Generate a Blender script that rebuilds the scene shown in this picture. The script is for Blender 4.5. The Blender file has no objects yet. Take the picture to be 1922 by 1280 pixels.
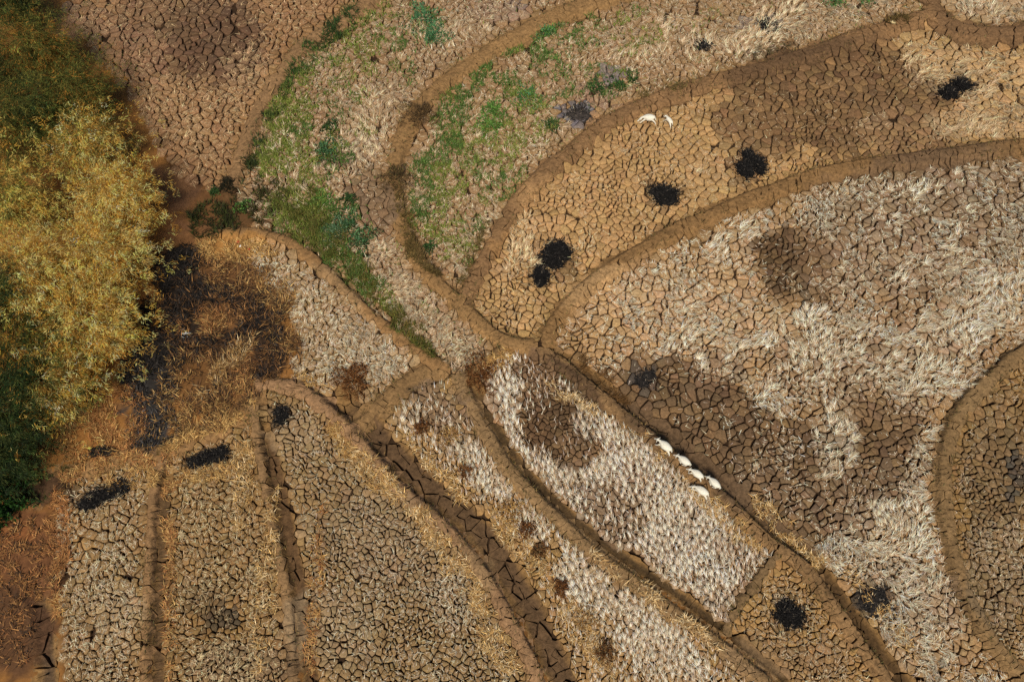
import bpy, math, random
import numpy as np
from mathutils import Vector, kdtree

# ------------------------------------------------------------------ camera, world, sun, exposure
SC = bpy.context.scene
COL = SC.collection
CAM_H, PITCH, LENS = 40.0, math.radians(25.0), 24.0
cam_d = bpy.data.cameras.new('camera'); cam = bpy.data.objects.new('camera', cam_d); COL.objects.link(cam)
cam.location = (0, 0, CAM_H); cam.rotation_euler = (PITCH, 0, 0)
cam_d.sensor_width = 36; cam_d.lens = LENS; cam_d.clip_start = 0.5; cam_d.clip_end = 3000
SC.camera = cam

SUN_EL, SUN_AZ = math.radians(52), math.radians(-170)      # azimuth measured from +Y (top of the picture) towards +X
w = bpy.data.worlds.new('World'); SC.world = w; w.use_nodes = True
nt = w.node_tree; nt.nodes.clear()
sky = nt.nodes.new('ShaderNodeTexSky'); sky.sky_type = 'NISHITA'; sky.sun_disc = False
sky.sun_elevation = SUN_EL; sky.sun_rotation = SUN_AZ
bg = nt.nodes.new('ShaderNodeBackground'); bg.inputs[1].default_value = 0.06
wo = nt.nodes.new('ShaderNodeOutputWorld')
nt.links.new(sky.outputs[0], bg.inputs[0]); nt.links.new(bg.outputs[0], wo.inputs[0])
sun_d = bpy.data.lights.new('sun', 'SUN'); sun = bpy.data.objects.new('sun', sun_d); COL.objects.link(sun)
sun_d.energy = 3.5; sun_d.angle = math.radians(14.0); sun_d.color = (1.0, 0.935, 0.81)
sdir = Vector((math.sin(SUN_AZ)*math.cos(SUN_EL), math.cos(SUN_AZ)*math.cos(SUN_EL), math.sin(SUN_EL)))
sun.rotation_euler = sdir.to_track_quat('Z', 'Y').to_euler(); sun.location = (0, -20, 60)
SC.view_settings.view_transform = 'Standard'; SC.view_settings.look = 'None'
SC.view_settings.exposure = 0.0; SC.view_settings.gamma = 1.0; SC.view_settings.use_curve_mapping = False
SC.cycles.use_denoising = False
SC.cycles.max_bounces = 4; SC.cycles.diffuse_bounces = 2

rng = np.random.default_rng(11)
random.seed(5)

# ------------------------------------------------------------------ the survey grid: map coordinates (E, S) <-> ground metres
W0, H0, F0 = 1922.0, 1280.0, 1922.0*LENS/36.0
cP, sP = math.cos(PITCH), math.sin(PITCH)
def ground(px, py):
    u = (np.asarray(px, float)-W0/2)/F0; v = (H0/2-np.asarray(py, float))/F0
    t = CAM_H/(cP - v*sP)
    return u*t, (v*cP+sP)*t
def survey(x, y):
    d = sP*y + cP*CAM_H                      # depth along the axis for z = 0
    up = cP*y - sP*CAM_H
    return W0/2 + F0*x/d, H0/2 - F0*up/d
def mpp(px, py):
    x0, _ = ground(px-1, py); x1, _ = ground(px+1, py)
    return (x1-x0)/2
def mpp_y(px, py):
    _, a = ground(px, py-1); _, b = ground(px, py+1)
    return (a-b)/2
def lin(c):
    c = np.asarray(c, float)/255.0
    return np.where(c <= 0.04045, c/12.92, ((c+0.055)/1.055)**2.4)

_tab = rng.random((256, 256))
def vnoise(x, y, s=0):
    x = np.asarray(x, float)+s*17.31; y = np.asarray(y, float)+s*9.77
    xi = np.floor(x).astype(int); yi = np.floor(y).astype(int); fx = x-xi; fy = y-yi
    fx = fx*fx*(3-2*fx); fy = fy*fy*(3-2*fy)
    T = lambda a, b: _tab[a & 255, b & 255]
    return (T(xi, yi)*(1-fx)+T(xi+1, yi)*fx)*(1-fy)+(T(xi, yi+1)*(1-fx)+T(xi+1, yi+1)*fx)*fy
def fnoise(x, y, s=0):
    return (vnoise(x, y, s)+0.5*vnoise(2.1*x, 2.1*y, s+3)+0.25*vnoise(4.3*x, 4.3*y, s+7))/1.75
def sstep(a, b, x):
    t = np.clip((x-a)/(b-a), 0, 1); return t*t*(3-2*t)

# ------------------------------------------------------------------ materials
def soil_material(name, rough=0.95, bump=0.6, var=0.42, scale=7.0):
    m = bpy.data.materials.new(name); m.use_nodes = True; n = m.node_tree; N = n.nodes; L = n.links
    b = N['Principled BSDF']; b.inputs['Roughness'].default_value = rough
    b.inputs['Specular IOR Level'].default_value = 0.15
    at = N.new('ShaderNodeAttribute'); at.attribute_name = 'Col'
    g = N.new('ShaderNodeNewGeometry')
    n1 = N.new('ShaderNodeTexNoise'); n1.inputs['Scale'].default_value = scale; n1.inputs['Detail'].default_value = 6; n1.inputs['Roughness'].default_value = 0.7
    n2 = N.new('ShaderNodeTexNoise'); n2.inputs['Scale'].default_value = 0.7; n2.inputs['Detail'].default_value = 4
    L.new(g.outputs['Position'], n1.inputs['Vector']); L.new(g.outputs['Position'], n2.inputs['Vector'])
    mr = N.new('ShaderNodeMapRange'); mr.inputs[1].default_value = 0.3; mr.inputs[2].default_value = 0.7
    mr.inputs[3].default_value = 1-var; mr.inputs[4].default_value = 1+var
    L.new(n1.outputs['Fac'], mr.inputs[0])
    mr2 = N.new('ShaderNodeMapRange'); mr2.inputs[1].default_value = 0.3; mr2.inputs[2].default_value = 0.7
    mr2.inputs[3].default_value = 0.85; mr2.inputs[4].default_value = 1.15
    L.new(n2.outputs['Fac'], mr2.inputs[0])
    mu = N.new('ShaderNodeMath'); mu.operation = 'MULTIPLY'; L.new(mr.outputs[0], mu.inputs[0]); L.new(mr2.outputs[0], mu.inputs[1])
    vm = N.new('ShaderNodeVectorMath'); vm.operation = 'SCALE'; L.new(at.outputs['Color'], vm.inputs[0]); L.new(mu.outputs[0], vm.inputs['Scale'])
    L.new(vm.outputs[0], b.inputs['Base Color'])
    bp = N.new('ShaderNodeBump'); bp.inputs['Strength'].default_value = bump; bp.inputs['Distance'].default_value = 0.08
    L.new(n1.outputs['Fac'], bp.inputs['Height']); L.new(bp.outputs[0], b.inputs['Normal'])
    return m
def blade_material(name, rough=0.7, trans=0.0):
    m = bpy.data.materials.new(name); m.use_nodes = True; n = m.node_tree; N = n.nodes; L = n.links
    b = N['Principled BSDF']; b.inputs['Roughness'].default_value = rough
    b.inputs['Specular IOR Level'].default_value = 0.2
    at = N.new('ShaderNodeAttribute'); at.attribute_name = 'Col'
    nz = N.new('ShaderNodeTexNoise'); nz.inputs['Scale'].default_value = 1.3
    g = N.new('ShaderNodeNewGeometry'); L.new(g.outputs['Position'], nz.inputs['Vector'])
    mr = N.new('ShaderNodeMapRange'); mr.inputs[3].default_value = 0.8; mr.inputs[4].default_value = 1.2
    L.new(nz.outputs['Fac'], mr.inputs[0])
    vm = N.new('ShaderNodeVectorMath'); vm.operation = 'SCALE'; L.new(at.outputs['Color'], vm.inputs[0]); L.new(mr.outputs[0], vm.inputs['Scale'])
    L.new(vm.outputs[0], b.inputs['Base Color'])
    if trans:
        t = N.new('ShaderNodeBsdfTranslucent'); L.new(vm.outputs[0], t.inputs[0])
        mx = N.new('ShaderNodeMixShader'); mx.inputs[0].default_value = trans
        L.new(b.outputs[0], mx.inputs[1]); L.new(t.outputs[0], mx.inputs[2])
        L.new(mx.outputs[0], N['Material Output'].inputs[0])
    return m
M_SOIL = soil_material('dry_mud')
M_RIDGE = soil_material('ridge_earth', bump=1.0, var=0.5, scale=4.5)
M_GROUND = soil_material('bare_soil', bump=0.6, var=0.25, scale=3.0)
M_ASH = soil_material('ash', bump=0.8, var=0.6, scale=9.0)
M_STRAW = blade_material('straw')
M_CHAR = blade_material('charred_straw', rough=0.9)
M_GRASS = blade_material('green_blades', trans=0.25)
M_LEAF = blade_material('leaf', trans=0.3)
M_WOOD = soil_material('stem', bump=0.2, var=0.2, scale=12)

# ------------------------------------------------------------------ mesh helpers
def mesh_np(name, V, faces_flat, face_sizes, C, mat, smooth=False):
    me = bpy.data.meshes.new(name)
    V = np.asarray(V, np.float32); faces_flat = np.asarray(faces_flat, np.int32); face_sizes = np.asarray(face_sizes, np.int32)
    me.vertices.add(len(V)); me.vertices.foreach_set('co', V.ravel())
    me.loops.add(len(faces_flat)); me.loops.foreach_set('vertex_index', faces_flat)
    me.polygons.add(len(face_sizes))
    st = np.concatenate(([0], np.cumsum(face_sizes)[:-1])).astype(np.int32)
    me.polygons.foreach_set('loop_start', st)
    if smooth: me.polygons.foreach_set('use_smooth', np.ones(len(face_sizes), bool))
    me.update(calc_edges=True)
    C = np.asarray(C, np.float32)
    if C.ndim == 1: C = np.tile(C, (len(V), 1))
    ca = me.attributes.new('Col', 'FLOAT_COLOR', 'POINT')
    ca.data.foreach_set('color', np.concatenate([C, np.ones((len(C), 1), np.float32)], 1).ravel())
    if mat: me.materials.append(mat)
    return me
def link(name, me, parent=None, loc=None):
    o = bpy.data.objects.new(name, me); COL.objects.link(o)
    if parent: o.parent = parent
    if loc is not None: o.location = loc
    return o
def tag(o, label=None, cat=None, group=None, kind=None):
    if label: o['label'] = label
    if cat: o['category'] = cat
    if group: o['group'] = group
    if kind: o['kind'] = kind
    return o
def empty(name, loc):
    o = bpy.data.objects.new(name, None); COL.objects.link(o); o.location = loc; o.empty_display_size = 0.2
    return o
def blades(P, D, wdt, C, two=False, roll=None):
    """P base (N,3), D full vector (N,3), wdt (N,), C (N,3) -> V, faces, sizes, colours; two: kite leaves of two triangles"""
    N = len(P)
    side = np.stack([-D[:, 1], D[:, 0], np.zeros(N)], 1)
    ln = np.linalg.norm(side, axis=1, keepdims=True); side = np.where(ln > 1e-6, side/np.maximum(ln, 1e-6), np.array([1., 0, 0]))
    if roll is not None:
        up = np.cross(side, D); up /= np.maximum(np.linalg.norm(up, axis=1, keepdims=True), 1e-6)
        side = side*np.cos(roll)[:, None]+up*np.sin(roll)[:, None]
    s = side*wdt[:, None]*0.5
    if two:
        V = np.stack([P, P+D*0.4+s, P+D, P+D*0.4-s], 1).reshape(-1, 3); k = 4
    else:
        V = np.stack([P-s, P+s, P+D], 1).reshape(-1, 3); k = 3
    return V, np.arange(N*k), np.full(N, k), np.repeat(C, k, 0)

# ------------------------------------------------------------------ layout of ridges, ditches and fields
# ridge: (key, width, height m, colour, spacing of cross cracks, crack half-gap, [points], what it is)
RIDGES = [
 ('r_grassy',  24, .32, (146,112,76), 18, 1.49, [(770,-260),(720,-40),(690,10),(635,50),(572,88),(530,140),(490,200),(460,270),(442,330),(432,362)], 'weedy orange earth ridge between the reddish field and the green-tufted field'),
 ('r_long',    27, .34, (148,113,72), 19, 1.35, [(1560,-230),(1420,-110),(1280,-50),(1140,2),(1050,28),(960,75),(880,125),(820,168),(780,218),(752,270),(738,340),(750,410),(780,480),(830,540),(870,582),(910,620),(958,646),(1005,652)], 'long curved earth ridge between the two green-tufted fields'),
 ('r_arc',     28, .32, (139,105,70), 17, 2.29, [(1745,32),(1660,55),(1560,90),(1460,122),(1350,152),(1240,188),(1150,228),(1070,288),(1003,345),(955,405),(920,470),(885,535),(868,575)], 'cracked earth ridge curving behind the two grazing sheep'),
 ('r_corner',  37, .25, (126,95,64), 20, 2.29, [(1660,-260),(1700,-130),(1735,-20),(1752,30),(1795,58),(1860,66),(1930,62),(2120,55),(2300,50)], 'broad cracked brown earth bank in the top corner of the photo'),
 ('r_sweep',   28, .34, (139,105,66), 16, 2.03, [(2300,235),(2100,255),(1922,276),(1820,287),(1700,302),(1600,317),(1500,342),(1400,377),(1300,422),(1210,467),(1130,518),(1075,565),(1042,602),(1020,648)], 'sweeping cracked earth ridge above the large straw-covered field'),
 ('r_main',    25, .34, (139,107,71), 16, 2.16, [(1005,652),(1050,680),(1100,722),(1160,772),(1222,822),(1300,890),(1370,950),(1442,1018),(1515,1072),(1572,1150),(1625,1225),(1670,1290),(1760,1500)], 'straight cracked earth ridge the five sheep walk along'),
 ('r_thin',    24, .26, (142,112,76), 15, 1.49, [(862,712),(885,768),(925,835),(972,900),(1035,965),(1105,1028),(1185,1090),(1262,1148),(1335,1200),(1405,1255),(1450,1300),(1560,1500)], 'narrow earth ridge between the two white stubble strips'),
 ('r_wide',    25, .32, (154,118,83), 20, 1.49, [(490,722),(560,730),(612,768),(675,832),(735,902),(798,958),(855,1015),(897,1065),(938,1132),(975,1200),(1010,1280),(1060,1500)], 'crumbling earth ridge along the wide cracked ditch'),
 ('r_low',     20, .26, (146,113,76), 20, 1.49, [(478,750),(485,830),(503,930),(522,1030),(540,1130),(552,1290),(560,1500)], 'straight earth ridge below the burnt straw patch'),
 ('r_left',    18, .26, (148,113,76), 22, 1.35, [(310,850),(296,900),(287,960),(281,1060),(277,1170),(272,1290),(268,1500)], 'upright earth ridge with smooth top near the bamboo'),
 ('r_slope',   22, .30, (146,110,70), 23, 1.08, [(415,440),(480,440),(545,458),(602,502),(660,560),(722,612),(782,660),(832,692),(866,714)], 'smooth orange earth ridge with grass along its side'),
 ('r_link',    16, .24, (142,110,71), 23, 0.94, [(945,655),(912,682),(885,705),(866,714)], 'short earth ridge linking two longer ridges at the junction'),
 ('r_ring',    28, .40, (136,107,71), 18, 1.76, [(2300,455),(2050,585),(1935,655),(1865,705),(1805,770),(1778,830),(1769,900),(1775,980),(1792,1060),(1822,1140),(1865,1210),(1935,1295),(2050,1500)], 'round earth ridge enclosing the field at the picture edge'),
 ('r_cross',   18, .22, (129,102,69), 20, 1.35, [(1455,1045),(1415,1098),(1385,1140),(1362,1185)], 'short brown cross ridge below the white stubble field'),
 ('r_track',   31, .16, (146,110,70), 26, 0.81, [(60,930),(130,892),(205,862),(300,848),(395,810),(470,765),(500,722)], 'bare trodden earth path below the bamboo'),
 ('r_saddle',  37, .16, (139,107,69), 25, 1.08, [(820,690),(775,715),(728,752),(690,790),(665,815)], 'bare cracked earth saddle between the brown patch and the ditch head'),
]
DITCHES = [
 ('d_main',  29, 0.19, (88,66,41), 21, 1.2, [(1030,660),(1095,700),(1146,740),(1210,784),(1284,844),(1355,904),(1425,966),(1500,1025),(1560,1098),(1618,1178),(1668,1250),(1715,1310),(1800,1500)], 'shallow dark ditch beside the ridge of the five sheep'),
 ('d_thin',  17, 0.14, (83,64,41), 19, 0.5, [(888,715),(912,768),(950,832),(998,895),(1062,958),(1130,1015),(1212,1072),(1290,1128),(1360,1180),(1430,1235),(1480,1290),(1590,1500)], 'thin dark ditch between the two white stubble strips'),
 ('d_wide',  48, 0.16, (101,77,53), 24, 1.7, [(640,752),(690,795),(730,842),(788,896),(845,945),(900,995),(945,1055),(985,1125),(1022,1195),(1058,1280),(1110,1500)], 'wide cracked brown ditch running down to the bottom edge'),
 ('d_low',   27, 0.15, (101,75,49), 22, 1.6, [(492,800),(510,860),(530,940),(548,1030),(566,1130),(586,1290),(600,1500)], 'cracked brown ditch below the burnt straw patch'),
 ('d_left',  22, 0.14, (101,77,51), 22, 1.6, [(312,890),(308,960),(302,1060),(300,1160),(298,1290),(296,1500)], 'narrow cracked ditch beside the upright ridge near the bamboo'),
 ('d_edge',  31, 0.12, (96,75,54), 27, 2.2, [(62,1105),(78,1170),(86,1230),(88,1290),(92,1500)], 'short deeply cracked ditch at the lower picture corner'),
]
BARRIERS = [  # where a cracked field simply ends in loose soil
 [(432,362),(360,350),(318,320),(290,270),(262,215),(215,150),(165,95),(120,30),(100,-260)],
 [(432,362),(470,410),(480,440)],
 [(470,445),(478,500),(520,555),(552,620),(548,680),(545,725)],
 [(130,892),(108,960),(100,1050),(112,1150),(118,1290),(118,1500)],
 [(640,752),(660,780)],
]
# field: key, seed, plate size, row angle, half gap, soil colour, straw density, straw colour, mode (0 lying, 1 tufts), label
FIELDS = [
 ('f_red',   (480,120), 12.2, 25, 1.68, (150,112,76), .16, (212,176,132), 0, 'reddish cracked paddy field beside the bamboo'),
 ('f_green', (620,240), 12.5,  35, 1.3, (150,116,80), .36, (222,196,160), 0, 'cracked paddy field with green tufts beside the weedy ridge'),
 ('f_inner', (950,250), 12.5,  60, 1.3, (150,116,78), .36, (222,196,160), 0, 'cracked green-tufted paddy field inside the hairpin of ridges'),
 ('f_tan',   (1150,400), 12.8, 15, 1.65, (184,144,94), .12, (218,190,148), 0, 'tan cracked paddy field where two sheep graze'),
 ('f_big',   (1250,620), 14.6, 38, 1.78, (162,124,80), .30, (238,218,186), 0, 'largest cracked paddy field, strewn with pale straw'),
 ('f_ring',  (1850,1050), 12.2, 5, 1.65, (142,108,63), .12, (216,194,160), 0, 'round cracked paddy field cut off by the picture edge'),
 ('f_corner',(1860,8), 14.5, 10, 1.34, (171,133,92), .80, (214,194,160), 0, 'straw-covered paddy field behind the broad earth bank'),
 ('f_white', (1050,900), 11.8, 48, 1.34, (136,101,65), .95, (230,214,190), 1, 'paddy field of white stubble with a dark bare patch'),
 ('f_small', (1460,1220), 12.4, 45, 1.34, (163,124,74), .14, (218,194,156), 0, 'small cracked paddy field with one round black burn'),
 ('f_strip', (885,900), 12, 48, 1.23, (163,125,76), .22, (230,212,186), 1, 'long paddy strip half covered in white stubble'),
 ('f_slope', (620,600), 13.4, 42, 1.23, (153,118,74), .55, (226,206,174), 0, 'pale clod-covered paddy field above the reddish brown patch'),
 ('f_rows',  (680,1100), 11.8, 12, 1.42, (146,116,76), .12, (222,204,172), 0, 'neatly cracked grey paddy field beside the wide ditch'),
 ('f_mid',   (400,1000), 13.6, 8, 1.5, (142,108,65), .20, (218,194,150), 0, 'cracked paddy field between two upright ridges'),
 ('f_left',  (190,1100), 13.6, 5, 1.55, (147,114,72), .24, (222,202,166), 0, 'clod-covered paddy field nearest the bamboo'),
]
FI = {f[0]: i for i, f in enumerate(FIELDS)}

# soil colour patches: (cx, cy, rx, ry, angle, colour, strength)
COLPATCH = [
 (400,75,110,90,20,(96,72,54),.95),(290,40,80,55,0,(112,86,64),.7),(250,95,70,45,30,(140,105,82),.6),(150,50,60,40,0,(140,110,88),.6),
 (640,292,42,24,0,(112,92,74),.9),(700,385,40,58,-10,(126,102,78),.85),
 (1560,185,215,110,-6,(106,80,55),.95),(1430,235,90,70,0,(122,92,62),.75),(1700,240,90,60,0,(128,98,70),.8),
 (1480,505,78,72,30,(82,63,45),.95),(1520,540,60,40,30,(105,84,62),.8),
 (1310,780,190,95,30,(104,81,58),.95),(1420,850,170,110,30,(104,81,58),.95),(1520,930,150,100,25,(108,85,62),.9),
 (1640,830,115,110,0,(98,76,54),.95),(1620,930,110,70,0,(120,96,72),.8),(1330,690,60,40,0,(126,98,72),.7),
 (1740,410,270,130,-10,(114,89,64),.9),(1700,560,200,120,30,(140,110,80),.7),(1600,710,170,90,20,(128,100,72),.8),(1700,1110,110,60,30,(130,106,84),.7),
 (1040,765,74,112,-15,(96,73,51),1.),(1090,850,40,40,0,(118,92,66),.9),(1150,960,110,48,35,(124,98,72),.9),(1000,700,45,40,0,(122,94,68),.8),
 (815,765,62,50,30,(124,100,76),.9),(860,830,40,30,0,(120,96,70),.8),
 (1880,890,80,120,0,(124,100,70),.9),(1870,1080,70,120,0,(128,106,78),.8),(1850,760,60,60,0,(140,112,76),.6),
 (1420,1230,80,40,0,(140,112,80),.6),(1540,1240,60,50,0,(138,110,80),.6),
 (1180,600,110,70,-30,(190,148,100),.6),(1400,600,120,70,10,(182,144,102),.5),(1210,712,30,24,-30,(72,68,64),.9),(1645,1122,38,36,40,(66,61,56),.9),(1085,214,34,22,0,(108,104,106),1.),(1150,134,34,20,0,(124,116,114),.95),
 (1120,175,50,20,0,(138,106,88),.8),(1400,62,30,18,0,(162,112,62),.7),(1440,50,22,16,10,(70,68,70),.9),(1395,44,22,12,0,(96,96,100),.8),(1320,87,20,12,0,(70,68,70),.9),
 (955,4,26,12,0,(100,98,104),.9),(930,20,70,22,0,(140,112,96),.6),(1425,100,34,10,-10,(110,96,80),.6),
 (415,1165,34,26,0,(70,62,52),.85),(370,1120,60,40,0,(112,90,62),.7),(450,1245,110,45,0,(120,96,70),.8),
 (1905,885,26,30,0,(66,64,62),.8),(1895,925,18,18,0,(70,68,66),.7),
 (560,820,60,40,0,(176,148,112),.4),(700,1000,120,90,0,(150,124,92),.6),(620,1180,90,80,0,(162,138,106),.5),
 (860,1100,70,90,0,(140,112,78),.7),(760,1060,100,60,0,(144,116,84),.6),
 (640,560,80,40,40,(160,128,90),.6),(500,520,60,50,0,(178,140,92),.6),
 (1000,480,80,50,0,(190,142,88),.5),(1080,400,120,80,0,(192,148,98),.5),
 (1150,560,90,60,0,(196,156,108),.6),(1300,560,140,90,0,(188,150,108),.5),
 (220,1150,60,50,0,(182,156,118),.5),(170,1220,60,50,0,(150,116,76),.6),(140,1010,40,50,0,(176,128,74),.6),
 (1795,168,46,28,-20,(96,74,54),.7),(1408,306,36,38,0,(100,76,54),.7),(1247,366,38,27,0,(104,78,54),.7),(1034,494,52,44,-40,(104,78,52),.7),(1481,1152,37,35,0,(92,70,48),.75),(528,782,22,26,0,(92,72,52),.8),
 # loose ground near the bamboo
 (385,400,90,40,0,(96,66,42),.8),(470,390,70,45,0,(92,66,40),.8),(330,350,40,50,0,(112,80,56),.8),(440,470,80,26,0,(170,122,66),.8),(360,440,60,22,0,(120,84,56),.7),
 (330,515,48,54,0,(30,27,25),.97),(285,610,26,50,10,(30,26,22),.95),(265,690,45,40,0,(40,36,32),.95),(280,765,50,78,0,(64,60,57),1.),(300,700,40,60,0,(60,52,46),.9),
 (420,610,105,85,20,(112,78,48),.8),(380,560,46,26,10,(66,48,34),.9),(450,545,56,20,20,(58,43,32),.9),(365,640,32,50,10,(44,36,30),.95),(480,600,50,30,30,(42,34,29),.95),(505,655,34,46,0,(52,40,31),.9),(430,655,44,24,-30,(40,33,28),.95),(400,705,50,16,-30,(72,52,36),.8),(350,560,22,30,0,(38,32,28),.9),(470,700,30,20,0,(74,54,38),.8),(400,720,80,60,0,(112,78,44),.8),(440,520,70,40,0,(92,64,40),.8),
 (300,715,40,70,5,(50,46,43),.95),(330,640,28,60,10,(44,38,34),.9),(290,640,30,50,0,(34,30,27),.95),(190,848,24,12,-10,(60,50,42),.9),(100,920,60,30,0,(70,50,36),.9),(60,1040,70,90,0,(112,74,48),.9),(30,1180,75,95,0,(92,64,44),.9),(150,820,80,40,0,(172,118,62),.8),
 (110,960,20,30,0,(110,76,48),.6),(30,1000,40,30,0,(140,88,50),.7),
]
# straw density patches, override towards the value: (cx, cy, rx, ry, angle, density)
STRAWPATCH = [
 (400,75,85,75,20,.05),(470,160,60,80,0,.5),(330,200,70,70,0,.4),
 (1085,214,36,24,0,.03),(1150,134,32,18,0,.1),(640,292,42,24,0,.02),(700,385,40,58,-10,.05),(690,230,90,80,0,.6),(830,610,110,70,45,.85),(720,500,50,60,30,.65),(820,60,60,40,0,.5),
 (1240,70,130,44,-10,.6),(1500,60,180,50,-10,.7),(1650,30,90,40,0,.85),(950,450,60,60,0,.7),(870,480,40,50,0,.6),
 (1560,185,230,115,-6,.02),(1850,225,110,45,-5,.95),(1800,120,110,50,0,.65),(1880,160,70,70,0,.6),(1640,235,30,16,0,.35),(1730,85,50,20,0,.5),(1320,320,60,30,0,.35),(1240,255,70,25,0,.15),
 (1150,560,110,60,-40,.25),(1100,640,50,40,0,.12),(1300,600,150,80,20,.55),(1500,420,200,60,-20,.55),(1760,430,220,140,0,.5),(1860,570,110,70,-30,.8),(1560,640,150,70,20,.7),(1730,680,110,80,-40,.65),
 (1480,505,78,72,30,.03),(1520,545,50,30,30,.1),(1310,780,180,85,30,.03),(1420,850,165,100,30,.04),(1520,930,140,90,25,.08),(1640,830,110,105,0,.06),(1600,960,90,50,0,.1),
 (1440,740,70,25,30,.7),(1580,850,35,60,20,.75),(1560,790,30,60,30,.7),(1740,900,50,110,10,.6),(1690,1010,110,60,20,.7),(1760,1130,90,90,40,.65),(1720,1230,90,70,40,.65),(1580,1040,40,60,40,.7),(1640,1128,40,38,0,.02),(1690,1080,60,30,20,.5),(1800,720,50,60,-40,.7),
 (1040,765,70,108,-15,.02),(1095,845,36,36,0,.04),(1150,960,90,38,35,.3),(1000,710,40,50,0,.1),(1080,700,50,40,40,.2),(1200,920,60,30,40,.7),(1100,790,30,30,0,.5),
 (815,765,50,42,30,.1),(905,880,80,32,48,.95),(1000,985,50,26,48,.85),(1100,1090,120,38,45,1.),(1210,1190,110,55,45,1.),(1290,1250,70,40,40,.9),(760,790,26,50,30,.6),(1000,1070,40,60,50,.05),(840,940,60,30,48,.12),
 (560,540,90,60,40,.55),(700,650,70,50,45,.85),(735,690,40,30,45,.95),(520,600,40,60,0,.4),
 (900,1000,40,40,45,.05),(720,830,60,40,45,.2),(860,1110,60,80,0,.3),
 (1880,890,80,120,0,.04),(1890,1030,50,70,0,.25),(1870,1200,60,60,0,.3),(1800,900,20,90,0,.15),
 (1240,1060,60,60,45,1.),(1400,1060,50,40,40,.8),
 (415,1165,60,46,0,.06),(440,1235,90,40,0,.3),
]
# green grass density patches
GREENPATCH = [
 (560,160,40,80,25,.5),(620,60,60,40,-30,.6),(540,230,50,60,0,.8),(520,290,50,50,0,.85),(600,300,60,40,0,.55),(570,360,60,50,0,.6),(600,420,70,40,0,.75),(560,400,60,40,20,.9),(640,480,60,30,40,.7),(700,540,70,20,40,.6),
 (690,100,70,60,0,.45),(760,30,90,40,0,.4),(740,130,40,40,0,.35),(640,170,50,60,0,.4),(660,230,60,40,0,.25),(800,60,60,40,0,.3),
 (880,160,50,40,-30,.8),(940,120,60,40,-20,.7),(1020,90,70,40,0,.6),(1080,60,80,40,0,.45),(1000,160,60,50,0,.6),(880,250,70,60,0,.6),(840,320,60,60,0,.75),(810,390,50,60,0,.7),(950,240,60,60,0,.55),(920,330,80,60,0,.5),(860,440,50,60,0,.5),(1010,230,50,40,0,.4),(1130,150,60,30,0,.4),(1180,60,60,40,0,.35),(1040,160,40,40,0,.4),
 (960,120,42,22,-15,.05),(900,190,20,30,30,.1),(1290,40,60,30,0,.12),
]

def extend_xy(pts): return np.array(pts, float)
class Line:
    def __init__(s, rec):
        s.key, s.w, s.h, s.col, s.sp, s.gap, pts, s.label = rec
        p = np.array(pts, float)
        q = [p[0]]                                            # Catmull-Rom so that the bends are round
        for i in range(len(p)-1):
            a = p[max(i-1, 0)]; b = p[i]; c = p[i+1]; d = p[min(i+2, len(p)-1)]
            for t in (.25, .5, .75, 1.0):
                q.append(.5*((2*b)+(-a+c)*t+(2*a-5*b+4*c-d)*t*t+(-a+3*b-3*c+d)*t**3))
        s.p = np.array(q); k_ = np.concatenate(([0], np.cumsum(np.hypot(*np.diff(s.p, axis=0).T))))/70.+len(s.key)*3+s.w; wl = min(6., s.w*.14)
        s.p = s.p+np.stack([(fnoise(k_, k_*0+3.3, 51)-.5)*2*wl, (fnoise(k_, k_*0+7.7, 52)-.5)*2*wl], 1); X, Y = ground(s.p[:, 0], s.p[:, 1]); s.g = np.stack([X, Y], 1)
        s.wm = float(s.w*np.mean(mpp(s.p[:, 0], s.p[:, 1])))
        s.wmv = s.w*(.72+.56*fnoise(k_*1.7, k_*0+1.1, 53))*0.5*(mpp(s.p[:, 0], s.p[:, 1])+mpp_y(s.p[:, 0], s.p[:, 1])*0.9)
RL = [Line(r) for r in RIDGES]; DL = [Line(r) for r in DITCHES]
def seg_dist(x, y, pts, wid=None):
    """distance to a polyline, and the width at the nearest point"""
    best = np.full(np.shape(x), 1e9); bw = np.zeros(np.shape(x))
    for i in range(len(pts)-1):
        a = pts[i]; d = pts[i+1]-a; L2 = d@d+1e-9
        t = np.clip(((x-a[0])*d[0]+(y-a[1])*d[1])/L2, 0, 1)
        dd = np.hypot(x-a[0]-t*d[0], y-a[1]-t*d[1])
        m = dd < best; best = np.where(m, dd, best)
        if wid is not None: bw = np.where(m, wid[i]*(1-t)+wid[i+1]*t, bw)
    return (best, bw) if wid is not None else best
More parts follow.
